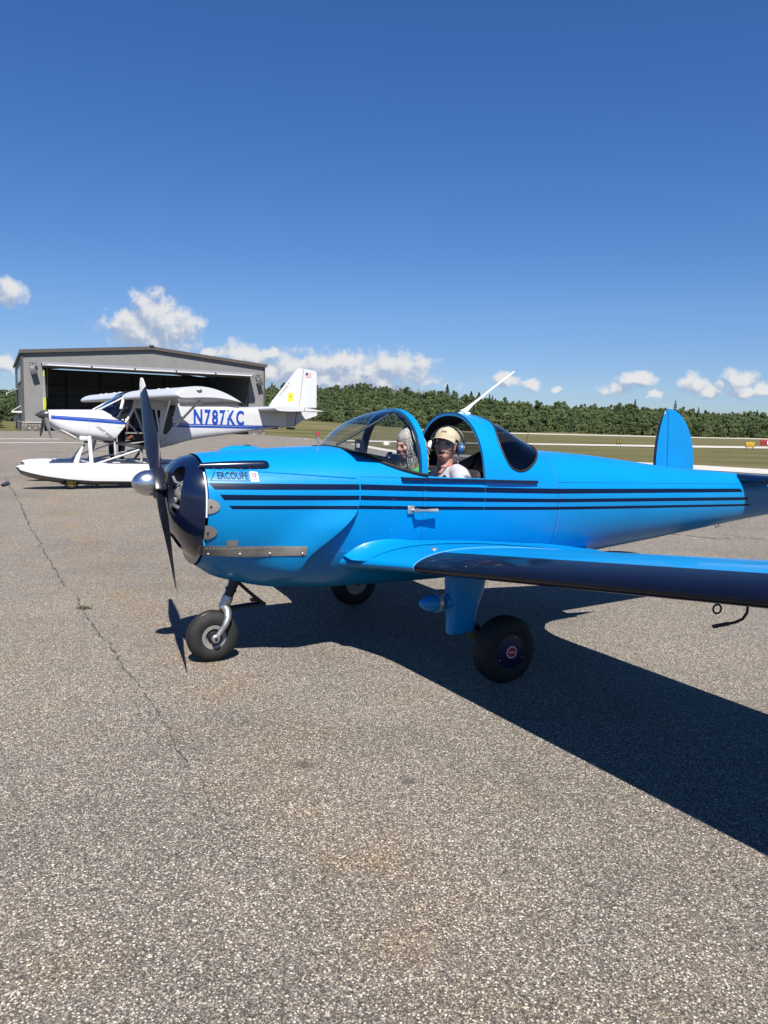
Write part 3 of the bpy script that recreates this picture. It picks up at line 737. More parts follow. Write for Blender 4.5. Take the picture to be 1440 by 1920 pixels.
NL = ([1.8, 1.2, .5, -.6, -1.6, -4.05], [2.0, 2.05, 2.2, 2.15, 2.0, 1.95]); NU = ([1.8, .8, -.4, -1.2, -4.05], [2.2, 2.3, 2.25, 2.15, 2.1])
def sect(x, rear=None):
    if rear is None: rear = x < -.24
    zt = float(pch(*(ZTR if rear else ZT), x))
    return zt, float(pch(*ZB, x)), float(pch(*WW, x)), float(pch(*ZCc, x)), float(pch(*NU, x)), float(pch(*NL, x))
def bpoint(x, th, rear=None, off=0.0):
    """th from -90 (keel) to +90 (spine) degrees, left side"""
    zt, zb, w, zc, nu, nl = sect(x, rear); c_, s_ = math.cos(rad(th)), math.sin(rad(th))
    if s_ >= 0: y = (w + off) * max(0, c_) ** (2 / nu); z = zc + (zt - zc + off) * s_ ** (2 / nu)
    else: y = (w + off) * max(0, c_) ** (2 / nl); z = zc - (zc - zb + off) * (-s_) ** (2 / nl)
    return (x, y, z)
def yside(x, z, rear=None, off=0.0):
    zt, zb, w, zc, nu, nl = sect(x, rear)
    t = (z - zc) / (zt - zc + off) if z >= zc else (zc - z) / (zc - zb + off); n_ = nu if z >= zc else nl
    return (w + off) * max(0.0, 1 - min(1, t) ** n_) ** (1 / n_)
ZCUT = ([.81, .76, .70, .62, .55, .40, .25, 0, -.26], [1.499, 1.487, 1.466, 1.430, 1.398, 1.348, 1.318, 1.302, 1.294])
def zcut(x): return float(pch(*ZCUT, x))
def thcut(x):
    if x >= .80: return 90.0
    zt, zb, w, zc, nu, nl = sect(x, False); t = (zcut(x) - zc) / (zt - zc)
    return math.degrees(math.asin(min(1, t ** (nu / 2))))

def sym_grid(rows):
    """rows of left-side points from keel up -> full grid both sides"""
    G = []
    for r_ in rows:
        G.append([(p[0], -p[1], p[2]) for p in r_[::-1]] + [p for p in r_[1:]] if abs(r_[0][1]) < 1e-6 else [(p[0], -p[1], p[2]) for p in r_[::-1]] + list(r_))
    return G
# forward fuselage (under the cowl) with the cockpit cut out
rows = []
for x in np.concatenate([np.linspace(1.765, .85, 14), np.linspace(.81, -.26, 44)]):
    tc_ = thcut(x); rows.append([bpoint(x, t_, False) for t_ in np.linspace(-90, tc_, 40)])
MB().grid(sym_grid(rows)).build('fuselage', BLUE, plane, angle=60)
# cockpit tub inside
rows = []
for x in np.linspace(.80, -.30, 20):
    tc_ = thcut(max(x, -.26)); rows.append([(lambda p: (p[0], p[1] * .965 - .004, p[2] if p[2] > .62 else .62 + (p[2] - .62) * .1))(bpoint(x, t_, False)) for t_ in np.linspace(-90, tc_, 24)])
MB().grid(sym_grid(rows)).build('cockpit_tub', INNER, plane, angle=60, fix=False)
# rear fuselage with wrap-around rear window opening
RWIN = [(-.56, 1.9), (-.47, 1.69), (-.428, 1.60), (-.424, 1.52), (-.455, 1.43), (-.50, 1.372), (-.575, 1.345), (-.66, 1.36), (-.74, 1.402), (-.82, 1.458), (-.885, 1.515), (-.915, 1.57), (-.92, 1.9)]
_r = np.array(RWIN[1:-1]); _t = np.linspace(0, 1, len(_r)); _q = np.linspace(0, 1, 49)
def _cr(v):
    out = []
    for q in _q:
        f = q * (len(v) - 1); i = min(int(f), len(v) - 2); u = f - i
        p0_, p1_, p2_, p3_ = v[max(i - 1, 0)], v[i], v[i + 1], v[min(i + 2, len(v) - 1)]
        out.append(.5 * (2 * p1_ + (p2_ - p0_) * u + (2 * p0_ - 5 * p1_ + 4 * p2_ - p3_) * u * u + (3 * p1_ - p0_ - 3 * p2_ + p3_) * u ** 3))
    return out
RWIN = [RWIN[0]] + [(float(a), float(b)) for a, b in zip(_cr(_r[:, 0]), _cr(_r[:, 1]))] + [RWIN[-1]]
def inpoly(px_, pz_, poly):
    ins = False; j = len(poly) - 1
    for i in range(len(poly)):
        (a, b), (c_, d) = poly[i], poly[j]
        if (b > pz_) != (d > pz_) and px_ < (c_ - a) * (pz_ - b) / (d - b) + a: ins = not ins
        j = i
    return ins
xsr = np.concatenate([np.linspace(-.24, -1.0, 96), np.linspace(-1.03, -4.5, 66)])
ths = np.concatenate([np.linspace(-90, 0, 22), np.linspace(2, 90, 90)])
rows = [[bpoint(x, t_, True) for t_ in ths] for x in xsr]
G = sym_grid(rows); nj = len(G[0]); V = [p for r_ in G for p in r_]; F = []
for i in range(len(G) - 1):
    for j in range(nj - 1):
        q = (i * nj + j, i * nj + j + 1, (i + 1) * nj + j + 1, (i + 1) * nj + j)
        cx = sum(V[k][0] for k in q) / 4; cz = sum(V[k][2] for k in q) / 4
        if not inpoly(cx, cz, RWIN): F.append(q)
# tail closure
e = (len(G) - 1) * nj
F.append(tuple(range(e, e + nj)))
mb = MB().add(V, F); mb.build('rear_fuselage', BLUE, plane, angle=60)
# inner lining of the rear arch + baggage shelf
rows = [[(p[0], p[1] * .955, 1.15 + (p[2] - 1.15) * .955) for p in (bpoint(x, t_, True) for t_ in np.linspace(-60, 90, 40))] for x in np.linspace(-.245, -.40, 6)]
MB().grid([[(p[0], -p[1], p[2]) for p in r_[::-1]] + r_ for r_ in rows]).build('arch_lining', INNER, plane, fix=False)
rows = [[bpoint(-.243, t_, True) for t_ in np.linspace(6, 90, 40)], [(-.243, p[1] * .955, 1.15 + (p[2] - 1.15) * .955) for p in (bpoint(-.243, t_, True) for t_ in np.linspace(6, 90, 40))]]
MB().grid([[(p[0], -p[1], p[2]) for p in r_[::-1]] + r_ for r_ in rows]).build('arch_edge', BLUE, plane, fix=False)
# dark lining of the luggage bay, open where the rear window is
rows = [[(p[0], p[1] * .972, 1.15 + (p[2] - 1.15) * .972) for p in (bpoint(x, t_, True) for t_ in np.linspace(-40, 90, 80))] for x in np.linspace(-.38, -1.12, 60)]
G = [[(p[0], -p[1], p[2]) for p in r_[::-1]] + r_[1:] for r_ in rows]; nj = len(G[0]); V = [p for r_ in G for p in r_]; F = []
for i in range(len(G) - 1):
    for j in range(nj - 1):
        q = (i * nj + j, i * nj + j + 1, (i + 1) * nj + j + 1, (i + 1) * nj + j)
        if not inpoly(sum(V[k][0] for k in q) / 4, sum(V[k][2] for k in q) / 4 + .012, RWIN): F.append(q)
MB().add(V, F).build('bay_lining', INNER, plane, fix=False)
rows = [[(x, y * yside(x, 1.33, True) * .95, 1.27 - .05 * (x + .4)) for y in np.linspace(-1, 1, 9)] for x in np.linspace(-.42, -1.15, 8)]
MB().grid(rows).build('baggage_shelf', INNER, plane, fix=False)
MB().grid([[(-.42, y * yside(-.42, z, True) * .93, z) for y in np.linspace(-1, 1, 6)] for z in np.linspace(.62, 1.29, 10)]).build('seat_bulkhead', INNER, plane, fix=False)
# smoked rear window: shell just under the skin line, with a rubber bead round it
for nm, mt in (('rear_window', SMOKE),):
    rows = []
    xw = np.linspace(-.41, -.94, 40)
    for x in xw:
        rows.append([bpoint(x, t_, True, -.003) for t_ in np.linspace(10, 90, 60)])
    G = [[(p[0], -p[1], p[2]) for p in r_[::-1]] + r_[1:] if False else [(p[0], -p[1], p[2]) for p in r_[::-1]][:-1] + r_ [::-1][::-1] for r_ in rows]
    nj = len(G[0]); V = [p for r_ in G for p in r_]; F = []
    big = [(x + (.012 if x > -.66 else -.012), z - .014 if z < 1.8 else z) for x, z in RWIN]
    for i in range(len(G) - 1):
        for j in range(nj - 1):
            q = (i * nj + j, i * nj + j + 1, (i + 1) * nj + j + 1, (i + 1) * nj + j)
            if inpoly(sum(V[k][0] for k in q) / 4, sum(V[k][2] for k in q) / 4, big): F.append(q)
    MB().add(V, F).build(nm, mt, plane, angle=60)
def on_skin(x, z, off=.0):
    y = yside(x, z, True); return (x, y + off, z)
bead = []
for (a, b), (c_, d) in zip(RWIN[:-1], RWIN[1:]):
    for k in range(6):
        x = a + (c_ - a) * k / 6; z = b + (d - b) * k / 6
        if z < sect(x, True)[0] - .002: bead.append((x, z))
left = [on_skin(x, z) for x, z in bead]
xa, xb = bead[0][0], bead[-1][0]
def over(x): return [(x, yy, None) for yy in ()]
def crossbead(x0_, z0_):
    out = []
    y0_ = yside(x0_, z0_, True)
    for yy in np.linspace(y0_, -y0_, 15):
        zt, zb, w, zc, nu, nl = sect(x0_, True); zz = zc + (zt - zc) * (1 - (abs(yy) / w) ** nu) ** (1 / nu); out.append((x0_, yy, zz))
    return out
loop = left + crossbead(*bead[-1])[1:-1] + [(p[0], -p[1], p[2]) for p in left[::-1]] + [(p[0], -p[1], p[2]) for p in crossbead(*bead[0])[1:-1]][::1]
MB().tube(loop + [loop[0]], .0085, 6, cap=False).build('window_bead', RUBTRIM, plane)

# windshield bubble
ZW = ([.81, .775, .72, .64, .54, .42, .30, .215], [1.4995, 1.545, 1.60, 1.66, 1.715, 1.757, 1.783, 1.792])
def wrow(x, n_=36, k=1.0):
    zc_ = zcut(x); yc = yside(x, zc_, False); zt = float(pch(*ZW, x)); out = []
    for t_ in np.linspace(0, 90, n_):
        out.append((x, yc * k * math.cos(rad(t_)) ** (2 / 2.25), zc_ + (zt - zc_) * k * math.sin(rad(t_)) ** (2 / 2.25)))
    return out
def full(r_): return [(p[0], -p[1], p[2]) for p in r_[:-1]] + r_[::-1]
xw = .81 - (.81 - .262) * np.linspace(0, 1, 40) ** 1.6
MB().grid([full(wrow(x)) for x in xw]).build('windshield', CLEAR, plane, angle=70)
# front arch (blue hoop)
o_ = [[(x, p[1] * k, p[2] if k == 1 else zcut(.27) + (p[2] - zcut(.27)) * k) for p in full(wrow(.27))] for x, k in ((.290, 1.012), (.243, 1.012), (.243, .960), (.290, .960), (.290, 1.012))]
MB().grid(o_).build('windshield_arch', BLUE, plane, angle=30)
o_ = [[(x, p[1] * .952, zcut(.22) + (p[2] - zcut(.22)) * .952) for p in full(wrow(.27))] for x in (.300, .234)]
MB().grid(o_).build('arch_trim', RUBTRIM, plane, fix=False)
base = [(x, yside(x, zcut(x), False) + .003, zcut(x) + .006) for x in np.linspace(.81, .24, 30)]
MB().tube([(p[0], -p[1], p[2]) for p in base[::-1]] + base[1:], .012, 6).build('windshield_seal', RUBTRIM, plane)
MB().tube([(.25, 0, 1.77), (.45, 0, 1.66), (.72, 0, 1.515)], .010, 8).build('windshield_brace', BLACK, plane)
MB().tube([(.255, .03, 1.765), (.26, .28, 1.64), (.26, .43, 1.40)], .008, 6).build('arch_wire', BLACK, plane)
# instrument panel, glareshield, device with white sticker
G = [[(x, y * yside(x, 1.30, False) * .9, z) for y in np.linspace(-1, 1, 9)] for x, z in ((.76, 1.485), (.66, 1.468), (.56, 1.45), (.48, 1.435), (.45, 1.415), (.45, 1.05))]
MB().grid(G).build('instrument_panel', GLARE, plane, angle=30)
gp_ = MB().bbox((.545, .02, 1.515), (.03, .10, .085), .006).build('display_unit', BLACK, plane)
MB().box((.562, .035, 1.512), (.004, .045, .03)).build('sticker', pbr('white_sticker', (.8, .8, .8), .5, var=.03), gp_, smooth=False)
MB().tube([(.545, .02, 1.45), (.545, .02, 1.49)], .008, 6).build('mount', BLACK, gp_)
# seats
for s in (1, -1):
    MB().bbox((-.22, s * .235, 1.02), (.12, .42, .66), .05, Matrix.Rotation(rad(-12), 3, 'Y')).build('seat_back', pbr('black_seat', (.02, .02, .022), .7, var=.2), plane)
    MB().bbox((.06, s * .235, .74), (.48, .42, .12), .04).build('seat', MATS['black_seat'], plane)
# sill rails
for s in (1, -1):
    P_ = [(x, s * (yside(x, 1.288 if x > -.26 else 1.285, x < -.24) + .014), z) for x, z in zip(np.linspace(.46, -.74, 24), np.linspace(1.302, 1.262, 24))]
    G = [[(p[0], p[1] + s * dy, p[2] + dz) for p in P_] for dy, dz in ((.012, .011), (.012, -.011), (-.02, -.011), (-.02, .011), (.012, .011))]
    MB().grid(G).build('sill_rail', NAVY, plane, smooth=False)

# ---- cowling: shell standing proud of the fuselage, flared at its lower trailing edge
XE = ([.45, .52, .645, .80, .95, 1.03, 1.08, 1.13, 1.18, 1.55], [1.22, 1.20, 1.175, 1.12, .955, .86, .805, .782, .775, .775])
def cowl_pt(th, s_):
    # solve the edge position for this angle
    xe = .9
    for _ in range(6): xe = float(pch(*XE, bpoint(xe, th, False)[2]))
    x = 1.768 + (xe - 1.768) * s_
    z_e = bpoint(xe, th, False)[2]
    fl = .052 * sst(.55, 1.0, s_) * sst(1.16, .98, z_e) * (1 - sst(.72, .56, z_e))
    return bpoint(x, th, False, .009 + fl)
SS = np.concatenate([np.linspace(0, .6, 10), np.linspace(.64, 1, 14)])
rows = []
for s_ in SS: rows.append([cowl_pt(t_, s_) for t_ in np.linspace(-90, 90, 70)])
edge_in = [(p[0] + .004, p[1] - .012 if p[1] > .012 else 0, p[2] + (.012 if p[2] < 1.1 else -.008)) for p in rows[-1]]
rows.append(edge_in)
G = [[(p[0], -p[1], p[2]) for p in r_[::-1]][:-1] + r_[::-1][::-1] for r_ in rows]
G = []
for r_ in rows: G.append([(p[0], -p[1], p[2]) for p in r_[::-1]] + r_[1:])
MB().grid(G).build('cowling', BLUE, plane, angle=45)
def ycowl(x, z): return yside(x, z, False, .009)
# hinge line with rivets, both sides
for s in (1, -1):
    hp = [(x, s * (ycowl(x, z) + .002), z) for x, z in zip(np.linspace(1.72, .80, 26), np.linspace(1.366, 1.308, 26))]
    h_ = MB().tube(hp, .0045, 6).build('hinge', BLUE, plane)
    rv = MB()
    for k in range(34):
        x = 1.70 - k * .0265; z = 1.366 - (1.72 - x) * .063 - .020
        rv.ell((x, s * (ycowl(x, z) + .001), z), (.0048, .003, .0048), None, 6, 4)
    tag(rv.build('rivets', ALU, h_), kind='stuff')

# ---- nose bowl
BS = [(1.782, 1.012, 1.012, 1.015), (1.80, 1.0, .985, 1.0), (1.84, .955, .90, .955), (1.88, .875, .78, .88), (1.915, .755, .64, .76), (1.94, .60, .48, .60), (1.952, .42, .32, .42), (1.957, .2, .15, .2)]
zc0 = 1.165; zt0, zb0, w0, _zc, nu0, nl0 = sect(1.78, False)
rows = []
for (x, st_, sb_, sw_) in BS:
    r_ = []
    for k in range(64):
        a = 2 * math.pi * k / 64; c_, s_ = math.cos(a), math.sin(a)
        y = w0 * sw_ * math.copysign(abs(c_) ** (2 / 2.3), c_)
        z = zc0 + ((zt0 - zc0) * st_ if s_ > 0 else (zc0 - zb0) * sb_) * math.copysign(abs(s_) ** (2 / 2.2), s_)
        tilt = .03 * (z - zc0)
        r_.append((x - .10 * max(0, (zc0 - .12) - z) * (0 if x < 1.79 else 1) + (.03 * max(0, zc0 - z) if x < 1.79 else 0), y, z))
    rows.append(r_)
mb = MB().grid(rows, closed=True); n0 = len(mb.V)
mb.F.append(tuple(range(64))[::-1]); mb.F.append(tuple(range(64 * (len(BS) - 1), 64 * len(BS))))
bowl = mb.build('nose_bowl', NAVY, plane, angle=50)
cuts = []
for s in (1, -1):
    cuts.append(MB().ell((1.93, s * .205, 1.215), (.16, .10, .165), None, 28, 16).build('cut', None))
cuts.append(MB().ell((1.885, .0, .865), (.10, .11, .055), None, 24, 14).build('cut', None))
for c_ in cuts: c_.matrix_world = plane.matrix_world
bpy.context.view_layer.update()
for c_ in cuts: c_.parent = plane
boolean(bowl, cuts)
bowl.data.materials.append(pbr('intake_shade', (.004, .006, .016), .5, spec=.3, var=.2))  # hollows of the intakes darkened by colour, standing for shade
ECUT = [((1.93, .205, 1.215), (.16, .10, .165)), ((1.93, -.205, 1.215), (.16, .10, .165)), ((1.885, 0, .865), (.10, .11, .055))]
for pg in bowl.data.polygons:
    for c_, r_ in ECUT:
        if sum(((pg.center[i] - c_[i]) / r_[i]) ** 2 for i in range(3)) < 1.02: pg.material_index = 1
ENG = pbr('engine_metal', (.20, .19, .18), .45, metal=.7, var=.4, vscale=30)
for s in (1, -1):
    eb = MB()
    for k in range(7): eb.lathe([(0, .078), (.006, .078)], (1.845, s * (.145 + k * .0165), 1.20), (0, 1, 0), 20)
    eb.tube([(1.845, s * .14, 1.20), (1.845, s * .265, 1.20)], .055, 14); eb.tube([(1.93, s * .15, 1.30), (1.925, s * .20, 1.27), (1.90, s * .25, 1.26)], .009, 8); eb.tube([(1.935, s * .13, 1.10), (1.93, s * .18, 1.12), (1.91, s * .24, 1.10)], .014, 8); eb.bbox((1.925, s * .19, 1.155), (.02, .05, .03), .004)
    eb.tube([(1.86, s * .17, 1.15), (1.87, s * .21, 1.13), (1.85, s * .25, 1.12)], .012, 8)
    eb.ell((1.885, s * .18, 1.19), (.012, .012, .012), None, 8, 6); eb.ell((1.885, s * .215, 1.17), (.010, .010, .010), None, 8, 6)
    eb.build('engine_cylinder', ALU, plane)
# white pinstripe ring behind the bowl
ring = []
for k in range(97):
    a = 2 * math.pi * k / 96; c_, s_ = math.cos(a), math.sin(a)
    y = w0 * 1.018 * math.copysign(abs(c_) ** (2 / 2.3), c_); z = zc0 + ((zt0 - zc0) if s_ > 0 else (zc0 - zb0)) * 1.016 * math.copysign(abs(s_) ** (2 / 2.2), s_)
    if 1.06 < z < 1.345 and y > 0: ring.append((1.779, y, z))
ring.sort(key=lambda p: math.atan2(p[2] - 1.0, p[1]))
MB().tube(ring, .006, 6).build('bowl_edge_stripe', pbr('white_pinstripe', (.75, .77, .8), .4, var=.05), plane)
# aluminium tabs, lower strip
def patch(name, poly, mat, off, parent=plane, thick=.003, fy=ycowl, n=14):
    """flat piece of sheet wrapped on the left flank; poly in (x, z)"""
    xs_ = [p[0] for p in poly]; zs_ = [p[1] for p in poly]; V = []; F = []
    bm = bmesh.new(); vs_ = [bm.verts.new((a, b, 0)) for a, b in poly]; bm.faces.new(vs_)
    w_ = max(xs_) - min(xs_); h_ = max(zs_) - min(zs_)
    for ax, lo, hi in ((0, min(xs_), max(xs_)), (1, min(zs_), max(zs_))):
        for c_ in np.arange(lo + .02, hi, .03):
            pc = (c_, 0, 0) if ax == 0 else (0, c_, 0); pn = (1, 0, 0) if ax == 0 else (0, 1, 0)
            bmesh.ops.bisect_plane(bm, geom=bm.verts[:] + bm.edges[:] + bm.faces[:], plane_co=pc, plane_no=pn)
    ex = bmesh.ops.extrude_face_region(bm, geom=bm.faces[:])
    top = {v for v in ex['geom'] if isinstance(v, bmesh.types.BMVert)}
    for v in bm.verts:
        x, z = v.co.x, v.co.y; v.co = (x, fy(x, z) + off + (thick if v in top else 0), z)
    bmesh.ops.recalc_face_normals(bm, faces=bm.faces)
    me = bpy.data.meshes.new(name); bm.to_mesh(me); bm.free(); me.materials.append(mat)
    o = bpy.data.objects.new(name, me); COL.objects.link(o); o.parent = parent; return o
def yflare(x, z):
    """cowl surface including the flare, by sampling"""
    return ycowl(x, z) + .055 * sst(.55, 1.0, (1.768 - x) / (1.768 - float(pch(*XE, z)) + 1e-6)) * sst(1.16, .98, z)
sp = [(1.80, .868), (1.55, .862), (1.135, .858), (1.135, .795), (1.5, .785), (1.80, .800)]
patch('aluminium_strip', sp, ALUD, .002, fy=yflare)
patch('strip_tab', [(1.645, .862), (1.575, .862), (1.575, .905), (1.645, .905)], ALUD, .003, fy=yflare)
for (xx, zz) in ((1.775, 1.13), (1.785, .96)):
    tb = [(xx - .075 * math.cos(a), zz + .048 * math.sin(a)) for a in np.linspace(-math.pi / 2, math.pi / 2, 14)]
    patch('aluminium_tab', tb, ALUD, .004, fy=yflare)
    MB().ell((xx - .02, yflare(xx - .02, zz) + .008, zz), (.008, .005, .008), None, 8, 6).build('bolt', STEELP, plane)
rv = MB()
for k in range(30): x = 1.78 - k * .0222; rv.ell((x, yflare(x, .848) + .006, .848), (.004, .002, .004), None, 6, 4)
for x in (1.74, 1.55, 1.36, 1.16): rv.ell((x, yflare(x, .808) + .006, .808), (.009, .005, .009), None, 8, 5)
tag(rv.build('strip_rivets', ALU, plane), kind='stuff')
# long blister behind the bowl (left) and low bump on top
G = []
for k in range(26):
    t_ = k / 25; x = 1.80 - .44 * t_; z = 1.366 + .012 * t_; r_ = .030 * (math.sin(math.pi * min(1, .12 + t_ * .5)) ** .5) * math.sqrt(max(0, 1 - max(0, (t_ - .9) / .1) ** 2)) + .001
    yy = ycowl(x, min(z, 1.42)) - .004
    G.append([(x, yy + r_ * 1.1 * math.cos(a), z + .012 + r_ * math.sin(a)) for a in np.linspace(0, 2 * math.pi, 17)[:-1]])
bl = MB().grid(G, closed=True).build('cowl_blister', NAVY, plane)
rv = MB()
for k in range(7): x = 1.72 - k * .055; rv.ell((x, ycowl(x, 1.362) + .024, 1.362), (.004, .004, .004), None, 6, 4)
tag(rv.build('blister_rivets', ALU, bl), kind='stuff')
MB().ell((1.39, -.12, 1.455), (.17, .10, .045), None, 20, 10).build('cowl_bump', BLUE, plane)
MB().ell((1.36, -.12, 1.492), (.04, .03, .012), None, 12, 6).build('bump_cap', BLACK, plane)
# fuel float rod with red tip
fc = MB().lathe([(0, .055), (.012, .052), (.018, .03)], (.865, 0, 1.492), n=20).build('fuel_cap', BLACK, plane)
MB().tube([(.865, 0, 1.50), (.866, 0, 1.578)], .009, 8).build('gauge_rod', ALU, fc)
MB().tube([(.866, 0, 1.575), (.866, 0, 1.606)], .0135, 10).build('rod_tip', pbr('red_tip', (.45, .05, .035), .5, var=.15), fc)

# ---- propeller
prop = empty('propeller', (1.995, 0, 1.25), 0, plane)
def blade(e):
    e = Vector(e).normalized(); ax = Vector((1, 0, 0)); tn = ax.cross(e); G = []
    for k in range(30):
        f = k / 29; r_ = .06 + .88 * f
        ch = float(pch([0, .1, .25, .45, .7, .9, .97, 1], [.085, .095, .125, .140, .122, .088, .062, .012], f)); th_ = float(pch([0, .12, .4, 1], [.055, .034, .018, .006], f))
        b_ = rad(float(pch([0, .2, .5, 1], [50, 40, 25, 14], f)))
        cdv = math.cos(b_) * tn + math.sin(b_) * ax; nv = math.cos(b_) * ax - math.sin(b_) * tn
        row = []
        for a in np.linspace(0, 2 * math.pi, 17)[:-1]:
            row.append(e * r_ + cdv * (math.cos(a) * ch / 2) + nv * (math.sin(a) * th_ / 2 * (1 if math.sin(a) > 0 else .5)))
        G.append(row)
    return G
TIPW = pbr('white_tip_paint', (.62, .62, .58), .5, var=.1, vscale=20)
for e in ((0, -.655, .756), (0, .655, -.756)):
    G = blade(e); mb = MB().grid(G[:26], closed=True); b_ = mb.build('blade', BLADE, prop, angle=60)
    mb = MB().grid(G[25:], closed=True); mb.F.append(tuple(range(4 * 16, 5 * 16))); mb.build('blade_tip', TIPW, b_, angle=60)
    # decals half way out
Rb = Matrix.Rotation(math.atan2(-.655, .756) * -1, 3, 'X')
MB().bbox((0, 0, 0), (.085, .115, .19), .02, Rb).build('hub', BLADE, prop)
MB().lathe([(-.075, .072), (-.05, .078), (-.04, .06)], (0, 0, 0), (1, 0, 0), 28).build('flange', pbr('brass_flange', (.28, .22, .10), .4, metal=.8, var=.2), prop)
MB().lathe([(.040, .082), (.055, .086), (.085, .084), (.115, .074), (.14, .058), (.158, .038), (.168, .018), (.171, .001)], (0, 0, 0), (1, 0, 0), 40).build('spinner', CHROME, prop)
MB().tube([(-.14, 0, 0), (-.04, 0, 0)], .05, 16).build('shaft', STEELP, prop)

# ---- flank lettering and stripes (thin vinyl on the skin)
def fuse_y(x, z): return yside(x, z, x < -.24)
def stripe(xa, xb, top, bot, fy, slantA=0.0, slantB=0.0, off=.002, parent=plane):
    for s in (1, -1):
        n_ = max(8, int(abs(xa - xb) / .04)); G = []
        for v in np.linspace(0, 1, 4):
            row = []
            for u in np.linspace(0, 1, n_):
                x = (xa + slantA * v) * (1 - u) + (xb + slantB * v) * u
                z = float(np.interp(x, top[0], top[1])) * (1 - v) + float(np.interp(x, bot[0], bot[1])) * v
                row.append((x, s * (fy(x, z) + off), z))
            G.append(row)
        MB().grid(G, flip=(s < 0)).build('stripe', STRIPE, parent, fix=False)
ST = [([-3.52, -.94, .786, 1.77], [1.140, 1.206, 1.267, 1.278], [1.108, 1.169, 1.231, 1.239], 1.765, -3.50, -.035, -.03),
      ([-3.62, -.94, .786, 1.70], [1.055, 1.127, 1.191, 1.206], [1.027, 1.101, 1.162, 1.173], 1.70, -3.615, -.025, -.02),
      ([-3.68, -.94, .786, 1.64], [.985, 1.064, 1.123, 1.135], [.967, 1.042, 1.101, 1.115], 1.645, -3.665, -.02, -.02)]
for xs_, tp, bt, xa, xb, sa, sb in ST:
    zm = (tp[2] + bt[2]) / 2; xe = float(pch(*XE, zm)) + .004
    stripe(xa, xe, (xs_, tp), (xs_, bt), lambda x, z: yflare(x, z), sa, 0)
    stripe(xe - .012, -.238, (xs_, tp), (xs_, bt), lambda x, z: yside(x, z, False), 0, 0)
    stripe(-.242, xb, (xs_, tp), (xs_, bt), lambda x, z: yside(x, z, True), 0, sb)
def wrap_text(name, txt, x_start, z_base, length, height, mat, fy, slope=0.0, off=.003, parent=plane, bold=.0, shear=0.0, ang=0.0):
    V, F = text_polys(txt, 1.0, 1.0, bold, 0, shear)
    mx = max(v[0] for v in V); mn = min(v[0] for v in V); my = max(v[1] for v in V)
    VV = []
    for a, b in V:
        u = (a - mn) / (mx - mn) * length; w = b / my * height
        x = x_start - u * math.cos(ang) + w * math.sin(ang) * -1 * 0 - w * math.sin(ang); z = z_base + w * math.cos(ang) - u * math.sin(ang) + slope * u
        VV.append((x, fy(x, z) + off, z))
    return mesh(name, VV, F, mat, parent, smooth=False)
wrap_text('lettering', 'ERCOUPE', 1.704, 1.3025, .188, .042, STRIPE, ycowl, bold=.022)
stripe(1.752, 1.505, ([0, 2], [1.2935, 1.2935]), ([0, 2], [1.2900, 1.2900]), ycowl)
patch('slash_line', [(1.752, 1.2905), (1.746, 1.2905), (1.712, 1.345), (1.718, 1.345)], STRIPE, .001, thick=.001)
fl_ = patch('flag_sticker', [(1.502, 1.352), (1.452, 1.352), (1.452, 1.287), (1.502, 1.287)], pbr('sticker_white', (.72, .70, .62), .4, var=.06), .001, thick=.001)
for k in range(5): patch('red_bar', [(1.495, 1.343 - k * .0105), (1.476, 1.343 - k * .0105), (1.476, 1.337 - k * .0105), (1.495, 1.337 - k * .0105)], pbr('sticker_red', (.55, .05, .07), .4, var=.1), .0025, fl_, .0006)
patch('blue_field', [(1.475, 1.343), (1.464, 1.343), (1.464, 1.295), (1.475, 1.295)], pbr('sticker_blue', (.10, .16, .45), .4, var=.1), .0025, fl_, .0006)
# panel seams and rivet rows on the flank
SEAM = pbr('panel_seam', (.002, .07, .24), .6, var=.1)
def seam(pts, r_=.0018, fy=fuse_y):
    for s in (1, -1): MB().tube([(x, s * (fy(x, z) + .0004), z) for x, z in pts], r_, 5).build('panel_seam', SEAM, plane)
seam([(-.97 - .03 * t_, 1.40 - .72 * t_) for t_ in np.linspace(0, 1, 24)])
seam([(.30 - .03 * t_, 1.30 - .46 * t_) for t_ in np.linspace(0, 1, 16)])
seam([(x, 1.315 - .02 * (.75 - x)) for x in np.linspace(.76, .48, 8)])
seam([(x, 1.235 - .015 * (x + .97) * -1 * 0 + (x + .97) * .028 + .02) for x in np.linspace(-.98, -3.55, 24)])
rv = MB()
for s in (1, -1):
    for k in range(26): x = .75 - k * .0; 
    for k in range(22):
        z = 1.22 - k * .018; x = -.985 - .03 * (1.40 - z) / .72
        rv.ell((x, s * yside(x, z, True), z), (.0035, .0022, .0035), None, 6, 4)
    for k in range(13):
        x = 1.02 - k * .028; rv.ell((x, s * yside(x, .80, False), .80), (.0035, .0025, .0035), None, 6, 4)
    for k in range(7):
        z = 1.27 - k * .055; rv.ell((.52, s * yside(.52, z, False), z), (.0042, .003, .0042), None, 6, 4)
        rv.ell((.275, s * yside(.275, z, False), z), (.0042, .003, .0042), None, 6, 4)
tag(rv.build('flank_rivets', ALU, plane), kind='stuff')
# door-side venturi
vt = empty('venturi', (0, 0, 0), 0, plane)
yv = yside(.38, 1.08, False)
MB().bbox((.385, yv + .008, 1.085), (.055, .014, .058), .004).build('base_plate', ALU, vt)
MB().tube([(.375, yv + .01, 1.083), (.372, yv + .055, 1.083)], .011, 10).build('stem', ALU, vt)
MB().lathe([(0, .017), (.03, .0115), (.06, .010), (.10, .013), (.17, .0175), (.172, .014)], (.372, yv + .058, 1.083), (-1, -.0, -.03), 18).build('venturi_tube', ALU, vt)
